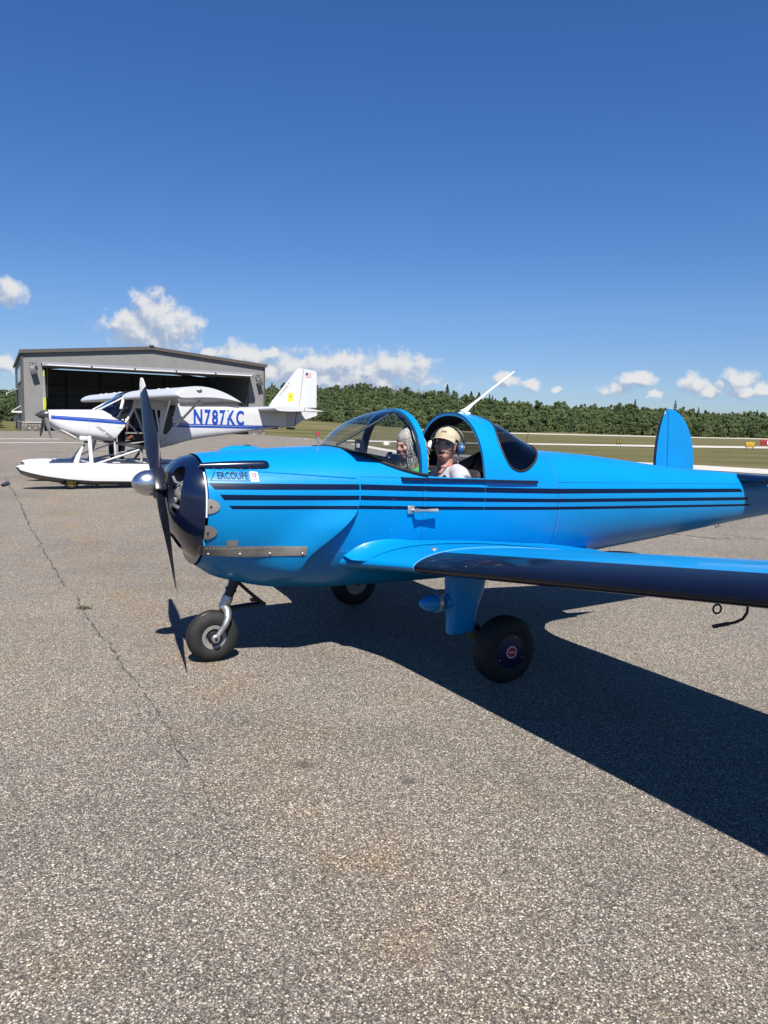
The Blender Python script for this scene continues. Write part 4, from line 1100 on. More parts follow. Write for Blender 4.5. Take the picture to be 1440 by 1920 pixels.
# antennas
an = empty('antenna', (0, 0, 0), 0, plane)
WAN = pbr('white_antenna', (.80, .80, .79), .35, var=.03)
MB().bbox((-.385, 0, 1.774), (.10, .035, .02), .006).build('antenna_foot', WAN, an)
MB().tube([(-.375, 0, 1.775), (-.40, 0, 1.80), (-.46, 0, 1.85), (-.65, 0, 1.985), (-.854, 0, 2.127)], [.034, .020, .0105, .008, .006], 8).build('antenna_mast', WAN, an)
MB().lathe([(0, .018), (.02, .012), (.035, .004)], (-1.0, 0, 1.50), n=12).build('whip_foot', BLACK, plane)
MB().tube([(-1.0, 0, 1.52), (-1.03, 0, 1.64)], .0022, 5).build('whip_antenna', BLACK, plane)
MB().tube([(-1.035, .02, 1.50), (-1.045, .02, 1.535)], .007, 6).build('stub_antenna', BLACK, plane)
# rings under tail
def ring(name, c_, R_, r_, ax, parent=plane, mat=None):
    a = Vector(ax).normalized(); u = a.orthogonal().normalized(); w = a.cross(u)
    return MB().tube([Vector(c_) + R_ * (math.cos(t_) * u + math.sin(t_) * w) for t_ in np.linspace(0, 2 * math.pi, 21)], r_, 6, cap=False).build(name, mat or STEELP, parent)
ring('tie_down_ring', (-3.40, .0, .765), .020, .0045, (.2, 1, 0))

# ---- wings
def airf(c_):
    t_ = 5 * .108 * (.2969 * math.sqrt(c_) - .126 * c_ - .3516 * c_ ** 2 + .2843 * c_ ** 3 - .1036 * c_ ** 4)
    p_, m_ = .22, .013
    cam_ = m_ / p_ ** 2 * (2 * p_ * c_ - c_ * c_) if c_ < p_ else m_ / (1 - p_) ** 2 * (1 - 2 * p_ + 2 * p_ * c_ - c_ * c_)
    return cam_ + t_, cam_ - t_
CU = (1 - np.cos(np.linspace(0, math.pi, 34))) / 2
def wsec(y, xl, xt, zl, zt_, thick=1.0, cs=None, side=0, raise_=0.0):
    """points: side +1 upper, -1 lower for chord fractions cs"""
    out = []
    for c_ in cs:
        u, l = airf(c_); chd = xl - xt
        z = (u if side > 0 else l) * chd * thick + zl + (zt_ - zl) * c_ + (raise_ * (1 - c_) if side > 0 else 0)
        out.append((xl - chd * c_, y, z))
    return out
ROOT = [(.30, .90, -1.85, .712, .56, .98, 0), (.42, .855, -1.52, .722, .63, 1.0, 0), (.50, .818, -1.22, .730, .685, 1.0, 0), (.60, .775, -1.06, .738, .715, 1.0, 0), (.74, .735, -.945, .752, .738, 1.0, 0), (.92, .69, -.885, .770, .763, 1.0, 0), (1.10, .668, -.87, .79, .787, 1.0, 0)]
def wtop(x, y):
    """upper surface of the centre section"""
    R_ = np.array([q[:5] for q in ROOT]); xl, xt, zl, zt_ = (float(np.interp(y, R_[:, 0], R_[:, k])) for k in (1, 2, 3, 4))
    c_ = min(1, max(0, (xl - x) / (xl - xt))); return airf(c_)[0] * (xl - xt) + zl + (zt_ - zl) * c_
FILZ = ([.845, .78, .70, .60, .52, .24, -.24, -.76, -1.2, -1.52], [.765, .822, .858, .876, .880, .850, .812, .778, .72, .66])
def outer(y):
    t_ = (y - 1.1) / 3.45; tip = max(0.0, (y - 4.15) / .42)
    sh = math.sqrt(max(0.0, 1 - min(1, tip) ** 2))
    xl = .668 - .030 * (y - 1.1); xt = -.87 + .004 * (y - 1.1); mid = (xl * .55 + xt * .45)
    zl = .79 + .125 * (y - 1.1)
    return (y, mid + (xl - mid) * sh, mid + (xt - mid) * sh, zl, zl - .004, (1 - .12 * t_), 0)
YO = list(np.linspace(1.1, 4.1, 16)) + [4.15, 4.25, 4.35, 4.43, 4.49, 4.53, 4.555, 4.568]
for s in (1, -1):
    wing = empty('wing', (0, 0, 0), 0, plane)
    def flip(p): return (p[0], s * p[1], p[2])
    G = []
    for (y, xl, xt, zl, zt_, th_, ra) in ROOT:
        up = wsec(y, xl, xt, zl, zt_, th_, CU[::-1], 1, ra); lo = wsec(y, xl, xt, zl, zt_, th_, CU[1:], -1)
        G.append([flip(p) for p in up + lo])
    MB().grid(G).build('wing_root', BLUE, wing, angle=50)
    secs = [outer(y) for y in YO]
    iN = 8                                        # chord index where the navy leading edge ends
    cN_u = CU[:iN + 1]; cN_l = CU[:9]
    G = [[flip(p) for p in wsec(*q[:6], cs=cN_u[::-1], side=1) + wsec(*q[:6], cs=cN_l[1:], side=-1)] for q in secs]
    MB().grid(G).build('leading_edge', NAVYW, wing, angle=50)
    G = [[flip(p) for p in wsec(*q[:6], cs=CU[iN:], side=1)] for q in secs]; MB().grid(G).build('upper_skin', BLUE, wing, angle=50)
    G = [[flip(p) for p in wsec(*q[:6], cs=CU[8:], side=-1)] for q in secs]; MB().grid(G).build('lower_skin', BLUE, wing, angle=50)
    # root joint line, aileron gap and rivets
    q = outer(1.1); pts_ = [flip((p[0], p[1] - .003, p[2] + .001)) for p in wsec(*q[:6], cs=CU[:24][::-1], side=1) + wsec(*q[:6], cs=CU[1:8], side=-1)]
    MB().tube(pts_, .0035, 5).build('joint_line', pbr('light_joint', (.10, .35, .75), .4, var=.05), wing)
    # tie-down ring and pitot
    zl3 = outer(3.0)[3] - .055
    ring('tie_down_ring', (.28, s * 3.0, zl3 - .045), .019, .0045, (.3, 1, 0), wing)
    MB().tube([(.28, s * 3.0, zl3 + .03), (.28, s * 3.0, zl3 - .027)], .005, 6).build('ring_stem', STEELP, wing)
    if s > 0:
        MB().tube([(.25, 3.12, zl3 + .03), (.25, 3.12, zl3 - .035), (.275, 3.12, zl3 - .060), (.32, 3.12, zl3 - .070), (.44, 3.12, zl3 - .074)], .006, 8).build('pitot_tube', STEELP, wing)
        MB().tube([(.36, 3.12, zl3 - .0715), (.445, 3.12, zl3 - .0742)], .0085, 8).build('pitot_head', BLACK, wing)
        MB().lathe([(0, .026), (.008, .024), (.014, .01)], (.42, .93, wtop(.42, .93) - .002), (0, 0, 1), 16).build('fuel_filler', ALU, wing)
    # concave fillet between flank and wing, with its rivet row
    G = []
    for x in np.linspace(.845, -1.52, 60):
        zf = float(pch(*FILZ, x)); yf = yside(x, zf, x < -.24) + .002
        yb = float(pch([-1.52, -1.0, -.4, .3, .7, .845], [.47, .56, .66, .70, .66, .56], x)); zb_ = wtop(min(x, .80 - (yb - .5) * .3), yb) + .004
        if x > .74: zb_ = min(zb_, zf - .004)
        A = Vector((x, yf, zf)); B = Vector((x, yb, zb_)); Cc = Vector((x, yf + .012 + .02 * (yb - yf), zb_ + .012))
        G.append([flip(tuple((1 - t_) ** 2 * A + 2 * t_ * (1 - t_) * Cc + t_ * t_ * B)) for t_ in np.linspace(0, 1, 9)])
    MB().grid(G).build('fillet', BLUE, wing, angle=60)
    rv = MB()
    for k in range(40):
        x = .82 - k * .055; zf = float(pch(*FILZ, x)) - .012; rv.ell((x, s * (yside(x, zf, x < -.24) + .007), zf), (.0042, .004, .0042), None, 6, 4)
    tag(rv.build('fillet_rivets', SEAM, wing), kind='stuff')

# ---- main gear
TYRE = [(-.078, .112), (-.082, .135), (-.080, .165), (-.070, .195), (-.048, .214), (-.020, .2225), (.020, .2225), (.048, .214), (.070, .195), (.080, .165), (.082, .135), (.078, .112)]
HUBN = pbr('navy_hub_cap', (.006, .006, .035), .4, var=.2, vscale=10)
for s in (1, -1):
    gl_ = empty('main_gear', (0, 0, 0), 0, plane); yg = s * 1.065
    G = []
    for (z, xf, xb_, hw) in ((.80, .415, .095, .055), (.70, .408, .105, .055), (.60, .400, .125, .055), (.50, .394, .165, .052), (.44, .390, .178, .050), (.345, .387, .186, .045), (.335, .383, .19, .038)):
        row = []
        for a in np.linspace(0, 2 * math.pi, 25)[:-1]:
            c_, q_ = math.cos(a), math.sin(a); row.append(((xf + xb_) / 2 + (xf - xb_) / 2 * math.copysign(abs(c_) ** .55, c_), yg + hw * math.copysign(abs(q_) ** .7, q_), z))
        G.append(row)
    mb = MB().grid(G, closed=True); mb.F.append(tuple(range(24 * 6, 24 * 7))); mb.build('leg_fairing', BLUE, gl_, angle=35)
    ld = MB().lathe([(-.06, .040), (-.02, .048), (.02, .052)], (.40, yg, .545), (1, 0, .06), 18).build('light_neck', BLUE, gl_)
    MB().lathe([(.0, .058), (.012, .061), (.026, .060)], (.455, yg + s * .005, .545), (1, 0, .06), 24).build('light_lens', pbr('ribbed_lens', (.55, .53, .46), .25, metal=.4, var=.5, vscale=70), gl_)
    MB().lathe([(.026, .057), (.06, .055), (.095, .046), (.12, .034), (.14, .018), (.146, .001)], (.455, yg + s * .005, .545), (1, 0, .06), 24).build('light_pod', BLUE, gl_)
    MB().tube([(.25, yg + s * .01, .36), (.18, yg + s * .015, .30), (.01, yg + s * .02, .222)], [.03, .028, .024], 10).build('trailing_arm', pbr('arm_paint', (.10, .10, .05), .5, var=.3), gl_)
    MB().tube([(.01, yg - s * .02, .222), (.01, yg + s * .12, .222)], .020, 10).build('axle', STEELP, gl_)
    MB().tube([(.20, yg, .40), (.10, yg + s * .01, .30)], .022, 8).build('shock_strut', BLACK, gl_)
    wh = empty('wheel', (.008, s * 1.175, .222), 0, gl_)
    MB().lathe(TYRE, (0, 0, 0), (0, 1, 0), 56, cap=False).build('tyre', RUBBER, wh)
    for yy in (-.03, .0, .03):
        MB().lathe([(yy - .003, .2215), (yy, .2185), (yy + .003, .2215)], (0, 0, 0), (0, 1, 0), 56, cap=False).build('tread_groove', BLACK, wh)
    MB().lathe([(-.07, .115), (-.06, .09), (.06 * 1, .09), (.066, .115)], (0, 0, 0), (0, 1, 0), 40).build('rim', ALUD, wh)
    hc = MB().lathe([(.066, .118), (.076, .112), (.082, .08), (.084, .03), (.084, .001)], (0, 0, 0), (0, s, 0), 40).build('hub_cap', HUBN, wh)
    MB().lathe([(.0845, .041), (.0865, .040), (.0868, .001)], (0, 0, 0), (0, s, 0), 32).build('badge_rim', pbr('badge_white', (.70, .68, .68), .4, var=.05), hc)
    MB().lathe([(.0868, .034), (.0885, .033), (.0888, .001)], (0, 0, 0), (0, s, 0), 32).build('badge', pbr('badge_red', (.55, .02, .05), .35, var=.1), hc)
    MB().box((0, s * .0893, 0), (.046, .0008, .008), Matrix.Rotation(rad(-6), 3, 'Y')).build('badge_script', MATS['badge_white'], hc, smooth=False)
    for a in (1.9, -.5, 3.6): MB().ell((.098 * math.cos(a), s * .079, .098 * math.sin(a)), (.005, .003, .005), None, 8, 5).build('cap_screw', ALU, hc)

# ---- nose gear
ng = empty('nose_gear', (0, 0, 0), 0, plane)
MB().tube([(1.465, 0, .62), (1.49, 0, .53), (1.535, 0, .424)], [.040, .036, .033], 14).build('oleo_strut', BLACK, ng)
MB().lathe([(0, .041), (.018, .041)], (1.503, 0, .505), (.38, 0, -.92), 16).build('strut_collar', BLACK, ng)
MB().lathe([(0, .037), (.012, .040), (.03, .040), (.04, .037)], (1.525, 0, .452), (.38, 0, -.92), 18).build('strut_ring', ALU, ng)
fk = MB()
fk.tube([(1.533, 0, .432), (1.553, 0, .385), (1.560, 0, .365)], [.036, .040, .034], 14)
for s in (1, -1):
    fk.tube([(1.553, s * .005, .385), (1.545, s * .060, .355), (1.550, s * .088, .315), (1.575, s * .094, .265), (1.605, s * .094, .225), (1.637, s * .092, .180)], [.030, .028, .024, .021, .018, .017], 12)
    fk.lathe([(-.014, .028), (.012, .028), (.018, .022)], (1.637, s * .092, .180), (0, s, 0), 20)
fk.build('fork', ALU, ng)
MB().lathe([(0, .012), (.006, .011)], (1.637, .1095, .18), (0, 1, 0), 12).build('axle_nut', STEELP, ng)
tl = MB()
for s in (.018, -.018):
    tl.tube([(1.455, s * .7, .545), (1.36, s, .455), (1.272, s * 1.3, .378)], [.012, .012, .013], 8); tl.tube([(1.272, s * 1.3, .378), (1.38, s, .372), (1.52, s * .8, .362)], [.013, .015, .016], 8)
tl.tube([(1.272, -.03, .378), (1.272, .03, .378)], .016, 8); tl.bbox((1.335, 0, .41), (.06, .03, .025), .006)
tl.build('torque_link', BLACK, ng)
nw = empty('wheel', (1.637, 0, .180), 0, ng)
MB().lathe([(-.05, .078), (-.060, .10), (-.062, .125), (-.054, .152), (-.036, .172), (-.014, .180), (.014, .180), (.036, .172), (.054, .152), (.062, .125), (.060, .10), (.05, .078)], (0, 0, 0), (0, 1, 0), 52, cap=False).build('tyre', RUBBER, nw)
for yy in (-.02, .012, .032): MB().lathe([(yy - .0025, .180 if abs(yy) < .02 else .1752), (yy, .1765 if abs(yy) < .02 else .172), (yy + .0025, .180 if abs(yy) < .02 else .1752)], (0, 0, 0), (0, 1, 0), 52, cap=False).build('tread_groove', BLACK, nw)
MB().lathe([(-.052, .086), (.045, .086), (.054, .084), (.052, .060), (.03, .056), (.028, .001)], (0, 0, 0), (0, 1, 0), 40).build('rim', ALUD, nw)
MB().lathe([(.03, .045), (.045, .04), (.05, .03), (.05, .001)], (0, 0, 0), (0, 1, 0), 28).build('hub', BLACK, nw)

# ---- tail: stabiliser, elevator and two end fins
tail = empty('tailplane', (0, 0, 0), 0, plane)
def tsec(y, xl, xt, z, th_):
    return [(xl - (xl - xt) * c_, y, z + q_ * 5 * th_ * (xl - xt) * (.2969 * math.sqrt(c_) - .126 * c_ - .3516 * c_ ** 2 + .2843 * c_ ** 3 - .1036 * c_ ** 4)) for q_, cs in ((1, CU[::-1]), (-1, CU[1:])) for c_ in cs]
YT = np.linspace(-1.17, 1.17, 15)
G = [tsec(y, -3.52 - .03 * abs(y), -3.97, 1.235, .19) for y in YT]; mb = MB().grid(G); mb.F.append(tuple(range(67))[::-1]); mb.F.append(tuple(range(14 * 67, 15 * 67))); mb.build('stabiliser', BLUE, tail, angle=50)
G = []
for y in YT:
    r_ = tsec(y, -3.515 - .03 * abs(y), -3.97, 1.235, .20); G.append(r_[18:50])
MB().grid(G).build('leading_edge', NAVY, tail, angle=50)
for s in (1, -1):
    G = [tsec(s * y, -3.985, -4.28, 1.235, .10) for y in np.linspace(.10, 1.14, 10)]; mb = MB().grid(G); mb.F.append(tuple(range(67))); mb.F.append(tuple(range(9 * 67, 10 * 67))); mb.build('elevator', BLUE, tail, angle=50)
    fin = empty('fin', (0, s * 1.19, 0), 0, tail)
    # outline of the whole oval in (x, z)
    def fin_x(z, lead):
        t_ = (z - 1.262) / (.675 if z > 1.262 else .40); t_ = min(1, abs(t_))
        xm = -3.955
        return xm + (.205 * (1 - t_ ** 2.3) ** .62 - .0 * t_ if lead else -.445 * (1 - t_ ** 2.2) ** .52) + .02 * t_
    zs = [.865 + .397 * (1 - math.cos(a)) for a in np.linspace(0, math.pi / 2, 10)] + [1.262 + .675 * math.sin(a) for a in np.linspace(.08, math.pi / 2, 22)]
    for nm, f0, f1, mt in (('fin_leading_edge', 0, .12, NAVY), ('fin_skin', .12, 1, BLUE), ('rudder', 0, 1, BLUE)):
        G = []
        for z in zs:
            xl, xt = fin_x(z, True), fin_x(z, False); xh = -3.955 - .03 * (1.262 - z) * -1 * 0 - .055 * (1.9 - z) * .0
            xh = -3.955 + .05 * (z - 1.3)
            if nm == 'rudder': a, b = xh - .006, xt
            else: a, b = xl, xh + .004
            if a < b + .004: a, b = (a + b) / 2 + .002, (a + b) / 2 - .002
            row = []
            if nm == 'rudder':
                prof = [(0, .011), (.3, .010), (.7, .006), (.97, .002), (1, 0)]
            else:
                prof = [(c_, h_) for c_, h_ in ((0, 0), (.02, .008), (.06, .012), (.12, .015), (.4, .017), (.8, .013), (1, .011)) if f0 - 1e-6 <= c_ <= f1 + 1e-6]
            scl_ = min(1, max(.15, math.sqrt(max(0, 1 - ((z - 1.262) / (.69 if z > 1.262 else .41)) ** 2)) * 1.3))
            for c_, h_ in prof: row.append((a + (b - a) * c_, h_ * scl_, z))
            for c_, h_ in prof[::-1]: row.append((a + (b - a) * c_, -h_ * scl_, z))
            G.append(row)
        MB().grid(G, closed=True).build(nm, mt, fin, angle=40)
MB().bbox((-3.98, .42, 1.19), (.03, .05, .02), .004).build('elevator_horn', BLACK, tail)

# ================================================================== white high-wing floatplane
FP = empty('floatplane', (-7.28, 15.89, GZ), math.pi + rad(31.5))
tag(FP, 'white high-wing floatplane with blue registration letters in front of the hangar', 'floatplane')
WHITE = pbr('white_aircraft_paint', (.60, .60, .60), .35, spec=.5, coat=.3, var=.03, vscale=1.5, coat_rough=.08)
WSHADE = pbr('float_bottom_shade', (.27, .27, .265), .5, var=.06, vscale=3)  # white hull greyed underneath: underside shade painted in
FBLUE = pbr('blue_registration', (.012, .06, .36), .4, var=.06, vscale=6)
GREYB = pbr('carbon_spinner', (.045, .042, .040), .25, coat=.6, var=.2)
DGREY = pbr('deck_shadow_grey', (.06, .06, .065), .9, var=.2, vscale=20)  # dark grey for the painted shadow on the float decks
CABIN = pbr('cabin_lining', (.03, .03, .035), .8, var=.2)
FGLASS = glass('cabin_glass', (.30, .34, .40), 1.0, .02)
fz_t = ([-.25, -.47, -.79, -1.21, -1.50, -1.80, -2.0, -2.9, -3.6, -4.5, -5.3, -5.60], [1.565, 1.575, 1.585, 1.60, 1.80, 1.965, 1.975, 1.95, 1.79, 1.74, 1.73, 1.71])
fz_b = ([-.25, -.47, -.79, -.99, -1.46, -1.92, -2.28, -2.69, -3.21, -4.23, -5.43, -5.6], [1.25, 1.10, 1.01, .985, .90, .80, .755, .835, .975, 1.13, 1.305, 1.33])
fw = ([-.25, -.47, -.79, -.99, -1.5, -2.3, -2.9, -3.21, -4.23, -5.43, -5.6], [.24, .33, .42, .46, .50, .52, .48, .44, .31, .15, .13])
def fsec(x): return float(pch(*fz_t, x)), float(pch(*fz_b, x)), float(pch(*fw, x)), float(pch([-.25, -1.0, -5.6], [2.4, 4.5, 6.0], x))
def fpt(x, th, off=0.0):
    zt, zb, w, n_ = fsec(x); zc = (zt + zb) / 2; c_, s_ = math.cos(rad(th)), math.sin(rad(th))
    top_n = n_ if not (-1.9 < x < -1.2) else 3.2
    return (x, (w + off) * max(0, c_) ** (2 / n_), zc + (zt - zb + 2 * off) / 2 * math.copysign(abs(s_) ** (2 / (top_n if s_ > 0 else n_)), s_))
def fy_(x, z):
    zt, zb, w, n_ = fsec(x); zc = (zt + zb) / 2; t_ = min(1, abs((z - zc) / ((zt - zb) / 2))); return w * (1 - t_ ** n_) ** (1 / n_)
P_GLASS = [(-1.225, 1.605), (-1.45, 1.475), (-1.70, 1.345), (-1.86, 1.62), (-1.93, 1.86), (-1.83, 2.2), (-1.2, 2.2)]
P_DOOR = [(-1.735, 1.31), (-1.48, .965), (-1.56, .90), (-2.10, .855), (-2.34, .90), (-2.48, 1.62), (-1.95, 1.66), (-1.89, 1.60)]
P_REAR = [(-2.60, 1.74), (-2.80, 1.74), (-2.66, 1.10), (-2.50, 1.10)]
xs_ = np.concatenate([np.linspace(-.25, -1.15, 30), np.linspace(-1.17, -2.95, 110), np.linspace(-3.0, -5.6, 40)])
tt = np.concatenate([np.linspace(-90, -50, 10), np.linspace(-48, 48, 90), np.linspace(50, 90, 12)])
rows = [[fpt(x, t_) for t_ in tt] for x in xs_]
G = [[(p[0], -p[1], p[2]) for p in r_[::-1]] + r_[1:] for r_ in rows]
nj = len(G[0]); V = [p for r_ in G for p in r_]; body = []; gls = []; rear = []
for i in range(len(G) - 1):
    for j in range(nj - 1):
        q = (i * nj + j, i * nj + j + 1, (i + 1) * nj + j + 1, (i + 1) * nj + j)
        cx = sum(V[k][0] for k in q) / 4; cz = sum(V[k][2] for k in q) / 4
        if cz > .9 and inpoly(cx, cz, P_GLASS): gls.append(q)
        elif inpoly(cx, cz, P_DOOR): pass
        elif inpoly(cx, cz, P_REAR): rear.append(q)
        else: body.append(q)
body.append(tuple(range(nj))[::-1]); body.append(tuple(range((len(G) - 1) * nj, len(G) * nj)))
MB().add(V, body).build('fuselage', WHITE, FP, angle=35)
for nm, fc_, mt in (('windshield', gls, FGLASS), ('rear_side_window', rear, pbr('black_window', (.012, .012, .014), .25, var=.2))):
    o = MB().add(V, fc_).build(nm, mt, FP, angle=35)
    bm = bmesh.new(); bm.from_mesh(o.data); bmesh.ops.delete(bm, geom=[v for v in bm.verts if not v.link_faces], context='VERTS'); bm.to_mesh(o.data); bm.free()
# frames round the openings
for s in (1, -1):
    def frame(name, pts_, r_, mat=WHITE):
        MB().tube([(x, s * (fy_(x, z) + .004), z) for x, z in pts_], r_, 6).build(name, mat, FP)
    frame('windshield_frame', [(-1.21, 1.60), (-1.45, 1.475), (-1.70, 1.345)], .012, BLACK)
    MB().tube([(-1.21, s * .36, 1.595), (-1.50, s * .42, 1.76), (-1.80, s * .46, 1.93)], .018, 6).build('windshield_post', WHITE, FP)
    frame('door_post', [(-1.71, 1.335), (-1.80, 1.48), (-1.875, 1.63), (-1.93, 1.85)], .030)
    frame('door_sill', [(-1.46, .96), (-1.56, .885), (-2.10, .845), (-2.34, .885)], .014, BLACK)
MB().tube([(-1.72, .44, 1.90), (-1.66, .55, 1.80), (-1.60, .60, 1.62)], [.03, .035, .03], 8).build('mirror', WHITE, FP)
# cabin inside
MB().grid([[(x, y, .90 if x > -2.3 else .98) for y in (-.44, 0, .44)] for x in (-1.3, -1.8, -2.3, -2.6)]).build('cabin_floor', CABIN, FP, fix=False)
MB().bbox((-1.42, 0, 1.38), (.10, .80, .30), .03).build('instrument_panel', CABIN, FP)
for s in (1, -1):
    MB().bbox((-2.12, s * .24, 1.02), (.45, .40, .14), .04).build('seat', pbr('dark_seat', (.02, .02, .02), .8, var=.2), FP)
    MB().bbox((-2.38, s * .24, 1.32), (.10, .40, .62), .04, Matrix.Rotation(rad(-10), 3, 'Y')).build('seat_back', MATS['dark_seat'], FP)
MB().bbox((-1.85, .30, 1.02), (.20, .10, .06), .02, Matrix.Rotation(rad(25), 3, 'Y')).build('cushion', pbr('orange_bag', (.16, .045, .025), .7, var=.3), FP)
# stripes
def fstripe(xa, xb, za, zb_, h, mat=FBLUE):
    for s in (1, -1):
        G = [[(x, s * (fy_(x, z + v * h) + .004), z + v * h) for x, z in zip(np.linspace(xa, xb, 40), np.linspace(za, zb_, 40))] for v in (.5, -.5)]
        MB().grid(G).build('stripe', mat, FP, fix=False)
fstripe(-.28, -1.66, 1.445, 1.372, .020); fstripe(-.28, -1.72, 1.405, 1.322, .050)
fstripe(-2.72, -5.40, 1.335, 1.325, .022); fstripe(-2.68, -5.42, 1.285, 1.285, .045)
def ftext(name, txt, xa, xb, z, h, mat, bold, fy2=fy_, ang=0.0):
    V, F = text_polys(txt, 1.0, 1.22, bold); mx = max(v[0] for v in V); mn = min(v[0] for v in V); my = max(v[1] for v in V); L_ = xa - xb; VV = []
    for a, b in V:
        u = (a - mn) / (mx - mn) * L_; w = b / my * h
        x = xa - u * math.cos(ang) - w * math.sin(ang); zz = z - u * math.sin(ang) + w * math.cos(ang); VV.append((x, fy2(x, zz) + .006, zz))
    return mesh(name, VV, F, mat, FP, smooth=False)
ftext('registration', 'N787KC', -3.21, -4.46, 1.35, .33, FBLUE, .034)
ftext('lettering', 'LIGHT SPORT', -1.13, -1.53, 1.22, .052, pbr('grey_lettering', (.12, .12, .13), .5, var=.1), .012, ang=rad(38))
mesh('emblem', [(x, fy_(x, z) + .006, z) for x, z in ((-2.90, 1.42), (-2.96, 1.42), (-2.945, 1.50), (-2.915, 1.50))], [(0, 1, 2, 3)], MATS['grey_lettering'], FP, smooth=False)
mesh('marker', [(x, fy_(x, z) + .006, z) for x, z in ((-1.56, 1.245), (-1.64, 1.24), (-1.64, 1.225), (-1.56, 1.23))], [(0, 1, 2, 3)], pbr('lime_marker', (.55, .62, .15), .5, var=.1), FP, smooth=False)
MB().tube([(x, fy_(x, z) + .002, z) for x, z in zip([-.985] * 10, np.linspace(1.55, 1.02, 10))], .003, 5).build('cowl_seam', pbr('grey_seam', (.45, .45, .45), .6, var=.1), FP)
for xx in (-2.98, -3.75, -4.75):
    for s in (1, -1): MB().tube([(xx, s * (fy_(xx, z) + .001), z) for z in np.linspace(fsec(xx)[1] + .04, fsec(xx)[0] - .04, 12)], .0025, 5).build('panel_seam', MATS['grey_seam'], FP)
for s in (1, -1): MB().tube([(x, s * (fy_(x, z) + .001), z) for x, z in zip(np.linspace(-3.0, -5.45, 20), np.linspace(1.02, 1.345, 20))], .0022, 5).build('panel_seam', MATS['grey_seam'], FP)
MB().tube([(-.55, .95, .50), (-1.2, .50, .95)], .004, 5).build('rigging_wire', STEELP, FP)
MB().tube([(-1.0, .97, .50), (-1.95, -.95, .50)], .004, 5).build('rigging_wire', STEELP, FP)
# nose details
fpp = empty('propeller', (-.2, 0, 1.455), 0, FP)
MB().lathe([(-.06, .105), (-.05, .118), (.0, .112), (.06, .088), (.13, .05), (.18, .018), (.20, .002)], (0, 0, 0), (1, 0, 0), 32).build('spinner', GREYB, fpp)
YEL = pbr('yellow_blade_tip', (.65, .62, .06), .5, var=.08)
for a in (0, 2.094, -2.094):
    e = Vector((0, math.sin(a), math.cos(a))); G = []
    tn = Vector((1, 0, 0)).cross(e)
    for k in range(22):
        f = k / 21; r_ = .08 + .84 * f; ch = float(pch([0, .2, .5, .85, 1], [.05, .080, .078, .055, .030], f)); b_ = rad(64 - 26 * f); cdv = math.cos(b_) * tn - math.sin(b_) * Vector((1, 0, 0)); nv = cdv.cross(e)
        G.append([e * r_ + cdv * (math.cos(t_) * ch / 2) + nv * (math.sin(t_) * .009) for t_ in np.linspace(0, 2 * math.pi, 11)[:-1]])
    bo = MB().grid(G[7:19], closed=True).build('blade', pbr('grey_blade', (.10, .10, .095), .4, var=.2) if a else pbr('pale_blade', (.35, .34, .30), .4, var=.2), fpp)
    MB().grid(G[18:], closed=True).build('blade_tip', YEL if a == 0 else MATS['grey_blade'], bo); MB().grid(G[:8], closed=True).build('blade_cuff', YEL if a == 0 else MATS['grey_blade'], bo)
MB().tube([(-.45, .24, 1.16), (-.62, .34, 1.06), (-.74, .38, .985)], [.03, .03, .035], 10).build('exhaust_pipe', ALUD, FP)
MB().bbox((-.90, .30, .985), (.20, .22, .10), .03).build('radiator_scoop', WHITE, FP)
MB().bbox((-.97, .28, .94), (.10, .2, .10), .01).build('scoop_outlet', BLACK, FP)
